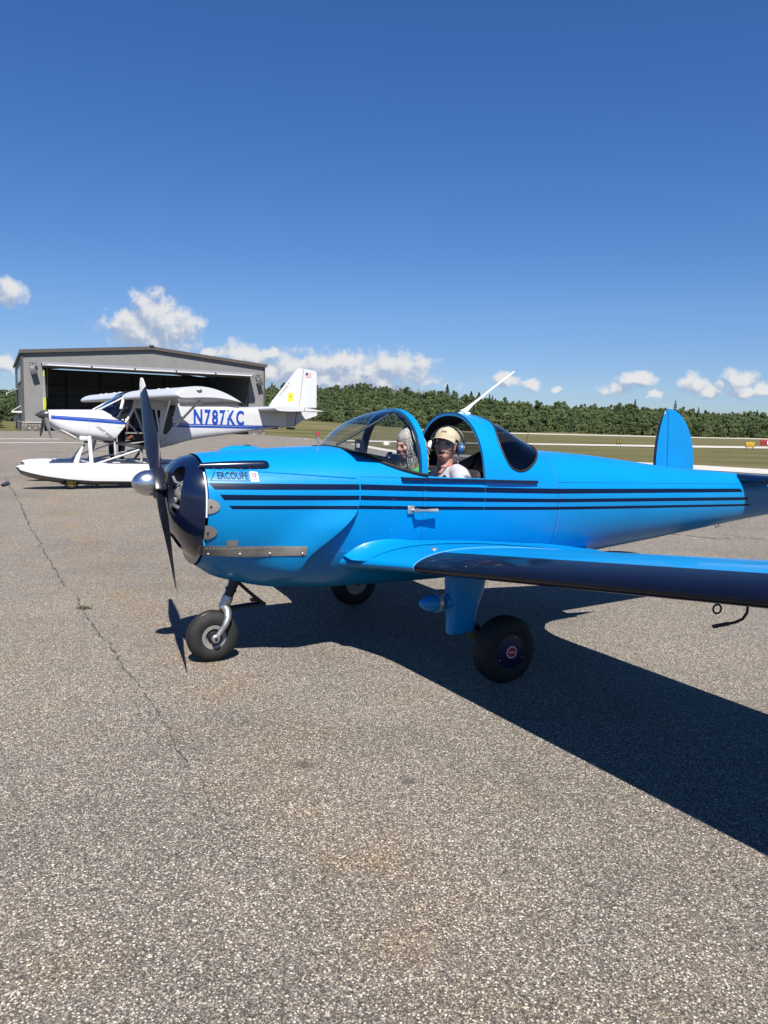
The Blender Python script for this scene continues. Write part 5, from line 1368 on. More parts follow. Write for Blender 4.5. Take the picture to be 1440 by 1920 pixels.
# wing
def hw_sec(y):
    t_ = abs(y) / 4.45; xl, xt = -1.66, -2.84; zl = 1.86 - .035 * t_ * (1 if y > 0 else -.4); zt_ = zl - .085; out = []
    for q_, cs in ((1, CU[::-1]), (-1, CU[1:])):
        for c_ in cs:
            th_ = 5 * .185 * (.2969 * math.sqrt(c_) - .126 * c_ - .3516 * c_ ** 2 + .2843 * c_ ** 3 - .1036 * c_ ** 4); cm = .066 * 4 * c_ * (1 - c_)
            out.append((xl + (xt - xl) * c_, y, zl + (zt_ - zl) * c_ + (xl - xt) * (cm * 1.3 + (q_ * th_ if q_ > 0 else -th_ * .75))))
    return out
for s in (1, -1):
    w_ = empty('wing', (0, 0, 0), 0, FP)
    ys_ = list(np.linspace(.40, 4.35, 14))
    G = [hw_sec(s * y) for y in ys_]
    for (y, k) in ((4.41, .985), (4.45, .95)):
        r_ = hw_sec(s * y); cx = -2.3; cz = sum(p[2] for p in r_) / len(r_); G.append([(cx + (p[0] - cx) * k, p[1], cz + (p[2] - cz) * k) for p in r_])
    mb = MB().grid(G); n_ = len(G[0]); mb.F.append(tuple(range(len(mb.V) - n_, len(mb.V)))); mb.build('wing_panel', WHITE, w_, angle=40)
    G = []
    for y in (.7, 4.3):
        zf = hw_sec(s * y)[0][2] - .015
        G.append([(-2.80 - .18 * c_, s * y, zf + q_ * .03 * math.sqrt(max(0, c_)) * (1 - c_) * 2 - .045 * c_) for q_, cs in ((1, np.linspace(1, 0, 8)), (-1, np.linspace(0, 1, 8)[1:])) for c_ in cs])
    MB().grid(G).build('flaperon', WHITE, w_, angle=40)
    for x_, yt in ((-2.05, 2.7), (-2.62, 2.7)):
        MB().tube([(-2.42, s * .47, .88), (x_, s * yt, 1.80)], .024 if x_ < -2.3 else .018, 8).build('lift_strut', WHITE, w_)
    MB().tube([(-2.48, s * .50, 1.62), (-2.46, s * .53, 1.05)], .03, 8).build('cabin_post', WHITE, w_)
    MB().tube([(-2.33, s * .50, 1.80), (-2.44, s * .53, 1.05)], .022, 8).build('cabin_post', WHITE, w_)
    for y in (.9, 1.5, 2.4, 3.0):
        z0_ = hw_sec(s * y)[8][2]; ring('wing_hook', (-1.92, s * y, z0_ + .12), .035, .007, (0, 1, 0), w_, WHITE)
        MB().tube([(-1.92, s * y, z0_ - .02), (-1.92, s * y, z0_ + .09)], .008, 5).build('hook_stem', WHITE, w_)
    MB().ell((-2.05, s * 4.46, 1.93), (.05, .02, .025), None, 12, 8).build('tip_light', ALU, w_)
# tail
ft = empty('tail', (0, 0, 0), 0, FP)
def plate(name, poly, hw_, mat, parent, b=.6):
    n_ = len(poly); cx = sum(p[0] for p in poly) / n_; cz = sum(p[1] for p in poly) / n_
    G = [[(cx + (p[0] - cx) * k, y, cz + (p[1] - cz) * k) for p in poly] for k, y in ((.97, hw_), (1, hw_ * .5), (1, -hw_ * .5), (.97, -hw_))]
    mb = MB().grid(G, closed=True); mb.F.append(tuple(range(n_))); mb.F.append(tuple(range(3 * n_, 4 * n_))[::-1]); return mb.build(name, mat, parent, angle=30)
plate('fin', [(-5.20, 1.80), (-5.28, 1.93), (-5.60, 2.32), (-5.90, 2.69), (-5.97, 2.745), (-6.10, 2.75), (-5.985, 1.79), (-5.5, 1.74)], .035, WHITE, ft)
plate('rudder', [(-6.115, 2.745), (-6.40, 2.715), (-6.465, 2.67), (-6.47, 1.80), (-6.0, 1.785)], .03, WHITE, ft)
plate('rudder_base', [(-5.99, 1.70), (-6.49, 1.70), (-6.49, 1.62), (-6.17, 1.51)], .03, WHITE, ft)
plate('tail_post', [(-5.50, 1.70), (-5.90, 1.70), (-6.12, 1.52), (-5.87, 1.34), (-5.52, 1.29)], .06, pbr('tail_grey', (.48, .48, .50), .4, var=.05), ft)
MB().tube([(-5.92, .05, 1.70), (-5.86, .06, 1.34)], .012, 6).build('rudder_cable', BLACK, ft)
MB().bbox((-5.78, 0, 1.285), (.20, .10, .05), .015).build('tail_skid', BLACK, ft)
for nm, xa, xb in (('stabiliser', -4.83, -5.55), ('elevator', -5.57, -6.05)):
    G = []
    for y in np.linspace(-1.25, 1.25, 11):
        if nm == 'stabiliser': prof = [(0, 0), (.04, .03), (.15, .052), (.5, .06), (1, .04)]
        else: prof = [(0, .04), (.5, .022), (1, .003)]
        r_ = [(xa + (xb - xa) * c_, y, 1.735 + h_ - (.03 * c_ if nm != 'stabiliser' else 0)) for c_, h_ in prof] + [(xa + (xb - xa) * c_, y, 1.735 - h_ - (.03 * c_ if nm != 'stabiliser' else 0)) for c_, h_ in prof[::-1]]
        G.append(r_)
    mb = MB().grid(G, closed=True); n_ = len(G[0]); mb.F.append(tuple(range(n_))); mb.F.append(tuple(range(10 * n_, 11 * n_))); mb.build(nm, WHITE, ft, angle=30)
ftext('fin_lettering', 'Savannah S', -5.47, -5.88, 2.055, .075, pbr('pale_grey_lettering', (.38, .38, .36), .5, var=.1), .0, lambda x, z: .036, ang=-rad(49))
st = mesh('yellow_sticker', [(x, .040, z) for x, z in ((-5.68, 2.15), (-5.82, 2.15), (-5.82, 1.94), (-5.68, 1.94))], [(0, 1, 2, 3)], pbr('yellow_sticker', (.75, .58, .06), .4, var=.05), ft, smooth=False)
for a in (1.57, 3.67, 5.76):
    d_ = Vector((math.cos(a), math.sin(a))); n_ = Vector((-d_.y, d_.x)) * .012; c_ = Vector((-5.75, 2.06))
    mesh('sticker_mark', [(p.x, .0425, p.y) for p in (c_ + n_, c_ + d_ * .065, c_ - n_)], [(0, 1, 2)], pbr('sticker_ink', (.25, .17, .03), .5, var=.1), st, smooth=False)
fg = mesh('flag', [(x, .034, z) for x, z in ((-6.15, 2.66), (-6.31, 2.66), (-6.31, 2.55), (-6.15, 2.55))], [(0, 1, 2, 3)], pbr('flag_white', (.75, .72, .72), .5, var=.03), ft, smooth=False)
for k in range(4): mesh('flag_stripe', [(x, .0365, z) for x, z in ((-6.15, 2.66 - k * .03), (-6.31, 2.66 - k * .03), (-6.31, 2.646 - k * .03), (-6.15, 2.646 - k * .03))], [(0, 1, 2, 3)], pbr('flag_red', (.6, .22, .24), .5, var=.05), fg, smooth=False)
mesh('flag_canton', [(x, .039, z) for x, z in ((-6.15, 2.66), (-6.21, 2.66), (-6.21, 2.60), (-6.15, 2.60))], [(0, 1, 2, 3)], pbr('flag_blue', (.02, .04, .16), .5, var=.05), fg, smooth=False)
# floats
for s in (1, -1):
    fl = empty('float', (0 if s > 0 else -.30, s * 1.0, 0), 0, FP)
    st_ = [(.47, .02, .44, .405, .43), (.40, .10, .375, .30, .455), (.25, .18, .33, .235, .475), (.0, .235, .27, .165, .485), (-.4, .27, .205, .095, .49), (-.9, .285, .16, .06, .49), (-1.7, .29, .14, .05, .48), (-2.3, .285, .14, .055, .475), (-2.32, .285, .20, .12, .475), (-3.2, .22, .26, .20, .45), (-4.2, .10, .33, .30, .43)]
    Gs = []; Gb = []; Gd = []
    for (x, w_, zch, zk, zd) in st_:
        Gs.append([(x, -w_, zch), (x, -w_ * 1.0, zd - .03), (x, -w_ * .93, zd - .006), (x, -w_ * .6, zd + .012), (x, 0, zd + .018), (x, w_ * .6, zd + .012), (x, w_ * .93, zd - .006), (x, w_, zd - .03), (x, w_, zch)])
        Gb.append([(x, -w_, zch), (x, -w_ * .5, zk + (zch - zk) * .42), (x, 0, zk), (x, w_ * .5, zk + (zch - zk) * .42), (x, w_, zch)])
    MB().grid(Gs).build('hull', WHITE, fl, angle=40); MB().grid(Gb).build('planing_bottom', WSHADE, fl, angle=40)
    Gd = [[(x, y, .503) for y in (-.14, .14)] for x in (-1.2, -1.9, -2.6)]; MB().grid(Gd).build('deck_shadow', DGREY, fl, smooth=False, fix=False)  # dark sheet painted as the fuselage's shadow on the deck
    MB().bbox((-1.45, -.2 * s, .505), (.16, .06, .02), .008).build('cleat', WHITE, fl)
    wl = empty('float_wheel', (-.50, s * .14, .15), 0, fl)
    MB().lathe([(-.05, .088), (-.055, .122), (-.035, .146), (0, .150), (.035, .146), (.055, .122), (.05, .088)], (0, 0, 0), (0, 1, 0), 32, cap=False).build('tyre', RUBBER, wl)
    MB().lathe([(-.05, .090), (.050, .090), (.052, .075), (.02, .05), (.025, .001)], (0, 0, 0), (0, 1, 0), 24).build('rim', pbr('gold_rim', (.60, .42, .10), .35, metal=.8, var=.2), wl)
    wl2 = empty('float_wheel', (-2.75, s * .05, .15), 0, fl)
    MB().lathe([(-.05, .08), (-.055, .12), (-.03, .146), (0, .15), (.03, .146), (.055, .12), (.05, .08)], (0, 0, 0), (0, 1, 0), 32, cap=False).build('tyre', RUBBER, wl2)
    MB().lathe([(-.04, .082), (.045, .082), (.03, .04), (.03, .001)], (0, 0, 0), (0, 1, 0), 24).build('rim', MATS['gold_rim'], wl2)
    MB().tube([(-.93, -s * .05, .49), (-.99, -s * .56, 1.02)], .040, 10).build('front_strut', WHITE, fl)
    MB().tube([(-1.93, -s * .05, .49), (-2.04, -s * .52, .80)], .030, 10).build('rear_strut', ALUD, fl)
    MB().tube([(-1.02, .0, .49), (-2.06, -s * .50, .78)], .022, 8).build('diagonal_strut', WHITE, fl)
    MB().tube([(-.62, .0, .49), (-.68, -s * .10, .62), (-.80, -s * .26, .82)], [.055, .05, .022], 10).build('gear_actuator', WHITE, fl)
MB().tube([(-.90, -1.0, .50), (-.90, 1.0, .50)], .022, 8).build('spreader_bar', WHITE, FP)
MB().tube([(-2.0, -1.0, .50), (-2.0, 1.0, .50)], .022, 8).build('spreader_bar', WHITE, FP)
MB().tube([(-.86, -.95, .52), (-1.50, .30, .90)], .016, 8).build('brace_wire', WHITE, FP)
MB().tube([(-1.50, .42, .92), (-1.52, .40, .66)], .022, 8).build('step_post', WHITE, FP)

# ================================================================== people
def blob(name, prims, mat, parent, voxel=.012, smooth=6):
    """union of tapered tubes and ellipsoids grown into ONE continuous surface"""
    mb = MB()
    for p in prims:
        if p[0] == 'e': mb.ell(p[1], p[2], p[3] if len(p) > 3 else None, 20, 14)
        else: mb.tube(p[1], p[2], 14)
    o = mb.build(name, mat, parent, fix=True)
    md = o.modifiers.new('r', 'REMESH'); md.mode = 'VOXEL'; md.voxel_size = voxel; md.use_smooth_shade = True
    m2 = o.modifiers.new('s', 'SMOOTH'); m2.factor = .5; m2.iterations = smooth
    dg = bpy.context.evaluated_depsgraph_get(); dg.update()
    me = bpy.data.meshes.new_from_object(o.evaluated_get(dg)); o.modifiers.clear(); old = o.data; o.data = me; bpy.data.meshes.remove(old)
    me.materials.clear(); me.materials.append(mat); me.polygons.foreach_set('use_smooth', [True] * len(me.polygons))
    return o
SKIN = pbr('skin', (.50, .27, .19), .5, var=.10, vscale=14, bump=.05, bscale=90, col2=(.52, .25, .18))
SKIN.node_tree.nodes['Principled BSDF'].inputs['Subsurface Weight'].default_value = .08
SKIN.node_tree.nodes['Principled BSDF'].inputs['Subsurface Radius'].default_value = (.02, .008, .004)
GREYT = pbr('grey_tshirt', (.40, .40, .44), .9, var=.08, vscale=18, bump=.35, bscale=26)
GREENT = pbr('green_shirt', (.05, .42, .12), .9, var=.12, vscale=14, bump=.3, bscale=24)
CAPC = pbr('khaki_cap', (.44, .37, .255), .9, var=.08, vscale=30, bump=.2, bscale=160)
GHAIR = pbr('grey_hair', (.34, .32, .29), .55, var=.6, vscale=60, bump=.5, bscale=70)
LIPS = pbr('lips', (.36, .13, .11), .5, var=.1)
EYEW = pbr('dark_eye', (.10, .05, .04), .5, var=.2)  # dark brown for the eyes
HSBLUE = pbr('headset_blue', (.02, .10, .26), .35, coat=.3, var=.1)
HSGOLD = pbr('headset_bronze', (.22, .15, .09), .35, metal=.5, var=.2)
BELT = pbr('harness_webbing', (.07, .07, .07), .8, var=.3, vscale=40, bump=.3, bscale=200)

def head_prims(hz=0.0):
    """head about 0.235 high, centre at origin, face to +x"""
    return [('e', (-.012, 0, .035), (.098, .077, .088)), ('e', (.012, 0, -.028), (.080, .064, .080)), ('e', (.040, 0, -.082), (.043, .042, .034)),
            ('e', (.083, 0, .020), (.018, .040, .012)), ('t', [(.084, 0, .012), (.104, 0, -.020), (.106, 0, -.030)], [.010, .014, .013]), ('e', (.096, .011, -.030), (.010, .009, .008)), ('e', (.096, -.011, -.030), (.010, .009, .008)),
            ('e', (.062, .042, -.022), (.024, .020, .022)), ('e', (.062, -.042, -.022), (.024, .020, .022)), ('e', (.084, 0, -.060), (.012, .024, .010)),
            ('e', (-.012, .078, -.008), (.018, .010, .030)), ('e', (-.012, -.078, -.008), (.018, .010, .030)),
            ('t', [(-.025, 0, -.06), (-.035, 0, -.14), (-.045, 0, -.21)], [.060, .060, .072])]
def xf(prims, M):
    out = []
    for p in prims:
        if p[0] == 'e':
            R3 = M.to_3x3(); out.append(('e', M @ Vector(p[1]), p[2], R3 @ (p[3] if len(p) > 3 else Matrix.Identity(3))))
        else: out.append(('t', [M @ Vector(q) for q in p[1]], p[2]))
    return out
PM = plane.matrix_basis.copy()
def headset(parent, cup_mat, shell_mat, mic=True):
    h = empty('headset', (0, 0, 0), 0, parent)
    for s in (1, -1):
        MB().lathe([(-.004, .036), (.012, .040), (.020, .038)], (-.012, s * .080, -.012), (0, s, 0), 20).build('ear_cushion', BLACK, h)
        MB().lathe([(.018, .040), (.030, .042), (.044, .036), (.050, .020), (.051, .001)], (-.012, s * .080, -.012), (0, s, 0), 22).build('ear_cup', cup_mat if s > 0 else WAN, h)
        MB().lathe([(.046, .026), (.053, .022), (.054, .001)], (-.012, s * .080, -.010), (0, s, 0), 18).build('cup_plate', shell_mat, h)
    MB().tube([(-.02, .118 * math.cos(a), .02 + .128 * math.sin(a)) for a in np.linspace(-.05, math.pi + .05, 22)], .009, 8).build('headband', BLACK, h)
    if mic:
        MB().tube([(.0, .120, -.035), (.05, .105, -.060), (.100, .055, -.070), (.118, .02, -.066)], .0035, 6).build('boom', BLACK, h)
        MB().ell((.120, .012, -.064), (.016, .024, .015), None, 12, 8).build('microphone', BLACK, h)
    return h

# ---- pilot in the near seat, turned to the camera
def in_plane(x, y, z): return PM @ Vector((x, y, z))
pl = empty('person', in_plane(-.08, .235, .80), math.pi + YAW)
tag(pl, 'person in khaki cap, headset and grey T-shirt looking out of the open blue cockpit', 'person')
HP = Matrix.Translation((-.005, -.01, .725)) @ Matrix.Rotation(rad(40), 4, 'Z') @ Matrix.Rotation(rad(-9), 4, 'Y') @ Matrix.Rotation(rad(-4), 4, 'X') @ Matrix.Diagonal((1.04, 1.12, 1.0, 1.0))
hands = []
body_p = xf(head_prims(), HP) + [('e', (-.06, 0, .10), (.12, .16, .20)), ('t', [(-.05, .0, .50), (-.06, 0, .30), (-.05, 0, .05)], [.10, .12, .13]),
    ('t', [(.02, .20, .30), (.17, .21, .20), (.36, .20, .14)], [.042, .038, .028]), ('t', [(.02, -.22, .30), (.17, -.24, .20), (.36, -.20, .14)], [.042, .038, .028]),
    ('t', [(0, .11, .02), (.25, .13, .04), (.47, .13, .0)], [.085, .08, .06]), ('t', [(0, -.11, .02), (.25, -.13, .04), (.47, -.13, .0)], [.085, .08, .06])]
for s, (hx, hy, hz) in ((1, (.40, .195, .125)), (-1, (.40, -.195, .125))):
    body_p.append(('e', (hx, hy, hz), (.045, .035, .018)))
    for k in range(4): body_p.append(('t', [(hx + .02, hy - .027 + .018 * k, hz), (hx + .065 + .006 * (k in (1, 2)), hy - .027 + .018 * k, hz - .008), (hx + .082, hy - .026 + .017 * k, hz - .035)], [.009, .008, .007]))
    body_p.append(('t', [(hx - .01, hy - s * .03, hz), (hx + .03, hy - s * .052, hz - .01), (hx + .055, hy - s * .05, hz - .025)], [.010, .009, .008]))
blob('body', body_p, SKIN, pl, .009, 4)
sh_p = [('e', (-.055, 0, .35), (.125, .185, .20)), ('e', (-.05, 0, .12), (.135, .165, .22)), ('t', [(-.05, .05, .545), (-.05, .12, .515), (-.045, .165, .465)], [.056, .070, .078]), ('t', [(-.05, -.05, .545), (-.05, -.12, .515), (-.045, -.165, .465)], [.056, .070, .078]),
        ('t', [(-.045, .165, .465), (-.02, .195, .37), (.01, .20, .29)], [.080, .072, .066]), ('t', [(-.045, -.165, .465), (-.02, -.205, .37), (.01, -.21, .29)], [.080, .072, .066]), ('t', [(-.05, 0, .40), (-.05, 0, .565)], [.13, .078])]
blob('shirt', sh_p, GREYT, pl, .012, 5)
hd = empty('head_gear', (0, 0, 0), 0, pl); hd.matrix_basis = HP
# cap: crown + curved peak
G = []
for t_ in np.linspace(0, 1, 14):
    a = rad(2 + 86 * t_); G.append([(-.012 + .108 * math.cos(a) * math.cos(p), .087 * math.cos(a) * math.sin(p), .040 + (.092 + .012 * math.cos(p)) * math.sin(a) ** .85 + .004 * math.cos(p * 6) * math.cos(a) + .002 * math.sin(p * 3 + a * 4) * math.cos(a)) for p in np.linspace(0, 2 * math.pi, 41)[:-1]])
cp = MB().grid(G, closed=True).build('cap', CAPC, hd, angle=70)
G = []
for u in np.linspace(0, 1, 8):
    row = []
    for p in np.linspace(-1.0, 1.0, 22):
        ext = .056 * u * max(0, math.cos(p * 1.45)) ** .7; dr = -.014 * u * u - .034 * (p / 1.0) ** 2 * u
        row.append((-.012 + (.108 + ext) * math.cos(p) + .012 * u * math.cos(p), (.088 + ext * .75) * math.sin(p), .048 + dr))
    G.append(row)
pk = MB().grid(G).build('cap_peak', CAPC, cp, angle=70); sd = pk.modifiers.new('t', 'SOLIDIFY'); sd.thickness = .004
V, F = text_polys('MAR', .022, 1.0, .0006); wt = max(v[0] for v in V)
def on_cap(u, v):
    p_ = u / .10; a_ = .36 + v / .10                                   # wrap on the crown
    return (-.012 + .1105 * math.cos(a_) * math.cos(p_), .0895 * math.cos(a_) * math.sin(p_), .042 + (.094 + .012 * math.cos(p_)) * math.sin(a_) ** .85)
mesh('cap_lettering', [on_cap(wt / 2 - a, b) for a, b in V], F, BLACK, cp, smooth=False)
headset(hd, HSBLUE, HSGOLD)
for s in (1, -1):
    MB().ell((.080, s * .030, .006), (.009, .016, .007), None, 12, 8).build('eye', EYEW, hd)
MB().ell((.094, 0, -.060), (.005, .022, .005), None, 12, 8).build('mouth', LIPS, hd)
MB().tube([(-.02, .09, -.05), (.0, .10, -.13), (.05, .13, -.22), (.08, .15, -.32)], .004, 6).build('headset_cord', BLACK, hd)
# harness
G = []
for t_ in np.linspace(0, 1, 16):
    x = .035 + .075 * math.sin(t_ * math.pi * .75); y = .10 - .22 * t_; z = .575 - .36 * t_
    G.append([(x - .03 + .01 * t_ + (.045 if t_ < .2 else .06), y + .022, z + .012), (x - .03 + .01 * t_ + (.045 if t_ < .2 else .06), y - .022, z - .012)])
hs_ = MB().grid(G).build('harness', BELT, pl, fix=False); sd = hs_.modifiers.new('t', 'SOLIDIFY'); sd.thickness = .004

# ---- passenger in the far seat
ps = empty('person', in_plane(-.05, -.245, .80), math.pi + YAW)
tag(ps, 'person with grey hair and green shirt holding a dark camera behind the windshield', 'person')
HQ = Matrix.Translation((.03, .0, .715)) @ Matrix.Rotation(rad(8), 4, 'Z') @ Matrix.Rotation(rad(10), 4, 'Y')
bp_ = xf(head_prims(), HQ) + [('t', [(-.05, .0, .50), (-.06, 0, .30), (-.05, 0, .05)], [.09, .11, .12]),
    ('t', [(.0, .22, .36), (.14, .25, .36), (.205, .14, .53)], [.038, .034, .026]), ('t', [(.0, -.22, .36), (.16, -.20, .36), (.25, -.04, .55)], [.038, .034, .026]),
    ('t', [(0, .11, .02), (.25, .13, .04), (.47, .13, .0)], [.08, .075, .055]), ('t', [(0, -.11, .02), (.25, -.13, .04), (.47, -.13, .0)], [.08, .075, .055])]
CMP = Vector((.215, .085, .605))
for s, c0 in ((1, Vector((.212, .125, .565))), (-1, Vector((.25, .02, .575)))):
    bp_.append(('e', c0, (.026, .030, .036)))
    for k in range(4): bp_.append(('t', [c0 + Vector((.012, -s * .005, -.02 + .018 * k)), c0 + Vector((.034, -s * .022, -.018 + .018 * k)), c0 + Vector((.034, -s * .048, -.016 + .017 * k))], [.009, .008, .007]))
    bp_.append(('t', [c0 + Vector((-.01, 0, .015)), c0 + Vector((-.006, -s * .02, .05))], [.009, .008]))
blob('body', bp_, SKIN, ps, .009, 4)
sp_ = [('e', (-.055, 0, .32), (.115, .185, .19)), ('e', (-.05, 0, .12), (.13, .17, .22)), ('t', [(-.05, .05, .50), (-.05, .13, .465), (-.045, .185, .42)], [.055, .07, .075]), ('t', [(-.05, -.05, .50), (-.05, -.13, .465), (-.045, -.185, .42)], [.055, .07, .075]),
       ('t', [(-.045, .19, .42), (-.01, .225, .36), (.06, .245, .35)], [.075, .068, .062]), ('t', [(-.045, -.19, .42), (-.01, -.22, .36), (.06, -.22, .35)], [.075, .068, .062]), ('t', [(-.05, 0, .40), (-.05, 0, .525)], [.13, .075])]
blob('shirt', sp_, GREENT, ps, .012, 5)
hq = empty('head_gear', (0, 0, 0), 0, ps); hq.matrix_basis = HQ
hr = MB(); r_ = random.Random(4)
for k in range(520):
    a = r_.uniform(.7, 2 * math.pi - .7); e0 = r_.uniform(.1, 1.35)
    p0_ = Vector((-.012 + .102 * math.cos(e0) * math.cos(a), .082 * math.cos(e0) * math.sin(a), .038 + .095 * math.sin(e0)))
    out = Vector((math.cos(a) * .35, math.sin(a) * .3, 0))
    L_ = r_.uniform(.10, .22)
    hr.tube([p0_, p0_ + out * .05 + Vector((-.015, 0, -L_ * .35)), p0_ + out * .09 + Vector((-.02 + r_.gauss(0, .01), r_.gauss(0, .012), -L_)), p0_ + out * .06 + Vector((-.01, r_.gauss(0, .015), -L_ * 1.35))], [.004, .005, .004, .001], 4)
hr.ell((-.018, 0, .045), (.106, .086, .092), None, 24, 14)
hr.build('hair', GHAIR, hq)
headset(hq, BLACK, GREYB, True)
for s in (1, -1): MB().ell((.082, s * .030, .006), (.009, .015, .007), None, 12, 8).build('eye', EYEW, hq)
cm = empty('camera', in_plane(-.05 + CMP.x, -.245 + CMP.y, .80 + CMP.z), math.pi + YAW + rad(20))
tag(cm, 'small dark camera held up behind the windshield', 'camera')
MB().bbox((0, 0, 0), (.045, .115, .075), .010).build('camera_body', BLACK, cm)
MB().lathe([(0, .032), (.035, .032), (.045, .029)], (.02, .0, -.002), (1, 0, 0), 24).build('lens', GREYB, cm)
MB().ell((.062, 0, -.002), (.012, .028, .028), None, 20, 12).build('glint_dome', pbr('lens_mirror', (.5, .5, .55), .12, metal=1.0, var=.05), cm)  # mirror-like metal dome added to the lens to catch a sun glint
MB().bbox((0, -.03, .045), (.03, .03, .02), .005).build('viewfinder', BLACK, cm)

# ---- helper standing on the far float
fp_ = FP.matrix_basis @ Vector((-1.86, -1.02, .505))
hp = empty('person', fp_, math.pi + rad(31.5) + rad(78))
tag(hp, 'person in blue shirt and navy trousers standing on the far float behind the cabin', 'person')
LEAN = Matrix.Translation((-.02, 0, .88)) @ Matrix.Rotation(rad(48), 4, 'Y') @ Matrix.Translation((.02, 0, -.88))
TROU = pbr('navy_trousers', (.012, .014, .028), .9, var=.2, vscale=12, bump=.3, bscale=20)
SHB = pbr('light_blue_shirt', (.16, .28, .60), .9, var=.12, vscale=12, bump=.3, bscale=20)
SHOE = pbr('brown_shoe', (.05, .04, .03), .7, var=.2)
Hh = LEAN @ Matrix.Translation((.05, .03, 1.60)) @ Matrix.Rotation(rad(-25), 4, 'Y') @ Matrix.Rotation(rad(10), 4, 'Z')
hb = xf(head_prims(), Hh) + xf([('t', [(.04, 0, 1.42), (.0, 0, 1.15), (-.02, 0, .90)], [.10, .13, .12]), ('t', [(.03, .19, 1.36), (.16, .25, 1.14), (.34, .22, 1.04)], [.048, .038, .030]), ('t', [(.03, -.19, 1.36), (.14, -.25, 1.12), (.30, -.22, .98)], [.048, .038, .030])], LEAN) + [
    ('t', [(-.02, .09, .88), (.0, .10, .48), (-.02, .10, .08)], [.085, .058, .042]), ('t', [(-.02, -.09, .88), (.0, -.10, .48), (-.02, -.11, .08)], [.085, .058, .042]), ('e', (.05, .10, .045), (.12, .045, .04)), ('e', (.05, -.11, .045), (.12, .045, .04))]
for s, c0, d_ in ((1, LEAN @ Vector((.37, .22, 1.03)), Vector((.04, 0, -.075))), (-1, LEAN @ Vector((.33, -.22, .965)), Vector((.02, 0, -.085)))):
    hb.append(('e', c0, (.028, .02, .042)))
    for k in range(4): hb.append(('t', [c0 + Vector((-.018 + .012 * k, 0, -.02)), c0 + d_ * .8 + Vector((-.018 + .013 * k, 0, 0)), c0 + d_ * 1.15 + Vector((-.018 + .013 * k, -s * .015, -.01))], [.009, .008, .007]))
    hb.append(('t', [c0 + Vector((.02, 0, .01)), c0 + Vector((.045, -s * .01, -.025))], [.009, .008]))
blob('body', hb, SKIN, hp, .012, 4)
blob('trousers', [('e', (-.02, 0, .90), (.125, .165, .13)), ('t', [(-.02, .088, .90), (.0, .10, .48), (-.02, .10, .09)], [.112, .088, .075]), ('t', [(-.02, -.088, .90), (.0, -.10, .48), (-.02, -.11, .09)], [.112, .088, .075])], TROU, hp, .014, 4)
blob('shirt', xf([('t', [(.04, 0, 1.38), (.0, 0, 1.15), (-.02, 0, .93)], [.135, .15, .145]), ('t', [(.04, .05, 1.44), (.035, .15, 1.40), (.03, .20, 1.36), (.06, .24, 1.20)], [.06, .075, .075, .068]), ('t', [(.04, -.05, 1.44), (.035, -.15, 1.40), (.03, -.20, 1.36), (.045, -.235, 1.18)], [.06, .075, .075, .068]), ('e', (.02, 0, 1.25), (.13, .19, .18))], LEAN), SHB, hp, .014, 4)
hh = empty('head_gear', (0, 0, 0), 0, hp); hh.matrix_basis = Hh
G = []
for t_ in np.linspace(0, 1, 8):
    a = rad(2 + 86 * t_); G.append([(-.012 + .108 * math.cos(a) * math.cos(p), .087 * math.cos(a) * math.sin(p), .040 + .095 * math.sin(a)) for p in np.linspace(0, 2 * math.pi, 25)[:-1]])
MB().grid(G, closed=True).build('cap', WHITE, hh, angle=70)
for s in (1, -1):
    MB().bbox((.06, -.005 + s * .105, .045), (.27, .10, .085), .035).build('shoe', SHOE, hp)

# ================================================================== airfield furniture
def sign(name, loc, w, h, rz, mat, label, text=None, tmat=None, legs=2):
    s_ = empty(name, loc, rz)
    MB().bbox((0, 0, h / 2 + .22), (w, .18, h), .03).build('sign_panel', mat, s_)
    for k in range(legs): MB().box(((k - (legs - 1) / 2) * w * .7, 0, .11), (.06, .06, .24)).build('leg', STEEL, s_, smooth=False)
    if text:
        V, F = text_polys(text, 1.0, 1.0, .02); mx = max(v[0] for v in V); my = max(v[1] for v in V)
        mesh('sign_text', [((a / mx - .5) * w * .62, -.093, .22 + h * .22 + b / my * h * .58) for a, b in V], F, tmat, s_, smooth=False)
    return tag(s_, label, 'sign')
YS = pbr('sign_yellow', (.42, .27, .02), .5, var=.06); RS = pbr('sign_red', (.22, .012, .016), .5, var=.06); BS_ = pbr('sign_black', (.02, .02, .02), .5, var=.1)
sign('taxiway_sign', (36.2, 76.2, GZ), .85, .52, rad(-8), YS, 'small yellow taxiway sign standing in the grass right of the tail fin')
sign('runway_sign', (46.8, 93.0, GZ), 2.6, .75, rad(-10), RS, 'red runway sign with white number at the right edge of the picture', '14', WHT, 3)
sg = sign('marker_sign', (25.1, 82.5, GZ), .5, .38, rad(-5), BS_, 'small black and yellow marker sign beside the pale taxiway')
for k in range(2): MB().box(((k - .5) * .26, -.095, .41), (.09, .012, .26)).build('yellow_bar', YS, sg, smooth=False)
# white painted marking at the far apron edge
for k, (x, y, w, d_) in enumerate(((-8.7, 76.0, .5, .35), (-8.0, 76.3, .35, 1.2), (-7.5, 76.7, .5, .3))):
    mesh('painted_mark', [(x + a, y + b, GZ + .006) for a, b in ((-w / 2, -d_ / 2), (w / 2, -d_ / 2), (w / 2, d_ / 2), (-w / 2, d_ / 2))], [(0, 1, 2, 3)], PAINTW, apron, smooth=False)
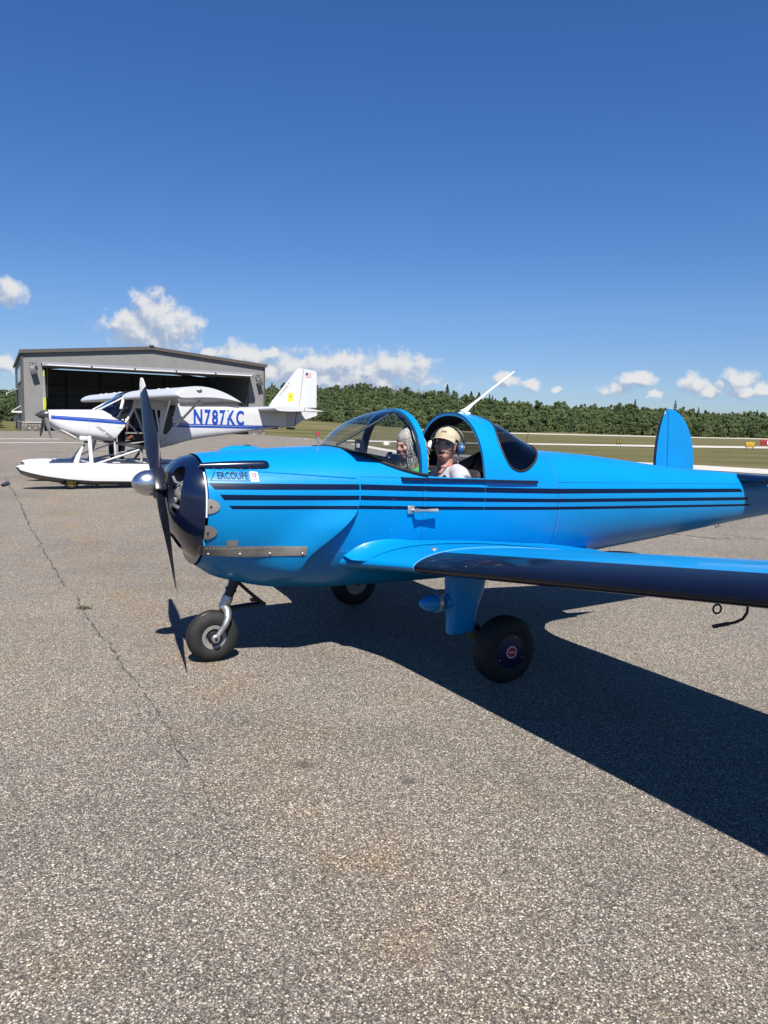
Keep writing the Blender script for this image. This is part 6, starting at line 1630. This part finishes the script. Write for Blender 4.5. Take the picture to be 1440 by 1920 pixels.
# grass tuft in the crack
def tuft(loc, n, h, seed, label):
    r_ = random.Random(seed); V = []; F = []
    for k in range(n):
        a = r_.uniform(0, 6.28); b = len(V); d = Vector((math.cos(a), math.sin(a), 0)); w = Vector((-d.y, d.x, 0)) * .003; o_ = Vector((r_.gauss(0, .035), r_.gauss(0, .02), 0)); L_ = h * r_.uniform(.5, 1)
        V += [o_ - w, o_ + w, o_ + d * L_ * .5 + w * .8 + Vector((0, 0, L_ * .6)), o_ + d * L_ * .5 - w * .8 + Vector((0, 0, L_ * .6)), o_ + d * L_ + Vector((0, 0, L_ * .7))]
        F += [(b, b + 1, b + 2, b + 3), (b + 3, b + 2, b + 4)]
    o = mesh('grass_tuft', V, F, pbr('weed_green', (.10, .11, .045), .8, var=.3, vscale=30), None, smooth=False); o.location = loc
    return tag(o, label, 'grass')
tuft((-2.62, 6.55, .003), 55, .05, 3, 'small dry grass tuft growing in the long apron crack')
# black rubber scraps at the left edge
o = MB().bbox((0, 0, .02), (.10, .22, .04), .012, Matrix.Rotation(.5, 3, 'Z')).bbox((.12, -.30, .02), (.12, .24, .04), .012, Matrix.Rotation(.2, 3, 'Z')).bbox((.2, -.52, .015), (.05, .12, .03), .008).build('wheel_chock', BLACK)
o.location = (-7.9, 15.9, GZ * sst(8, 16, 15.9)); tag(o, 'small black rubber chocks lying on the apron at the left edge', 'chock')

# ================================================================== keep the tree to thing > part > sub-part
bpy.context.view_layer.update()
def place_under(o, par):
    w = o.matrix_world.copy(); o.parent = par; o.matrix_parent_inverse = Matrix.Identity(4); o.matrix_basis = par.matrix_world.inverted() @ w
def root_of(o):
    while o.parent: o = o.parent
    return o
def base_name(o): return o.name.split('.')[0]
for o in list(SC.objects):
    if base_name(o) in ('wheel', 'float_wheel', 'fin') and o.type == 'EMPTY' and o.parent: place_under(o, root_of(o))
for o in list(SC.objects):
    if base_name(o) == 'head_gear':
        for ch in list(o.children): place_under(ch, root_of(o))
bpy.context.view_layer.update()
def chain(o):
    c_ = [o]
    while c_[-1].parent: c_.append(c_[-1].parent)
    return c_[::-1]
for o in list(SC.objects):
    c_ = chain(o)
    if len(c_) > 3: place_under(o, c_[1])
bpy.context.view_layer.update()
for o in list(SC.objects):
    if o.type == 'EMPTY' and not o.children and 'label' not in o: bpy.data.objects.remove(o)
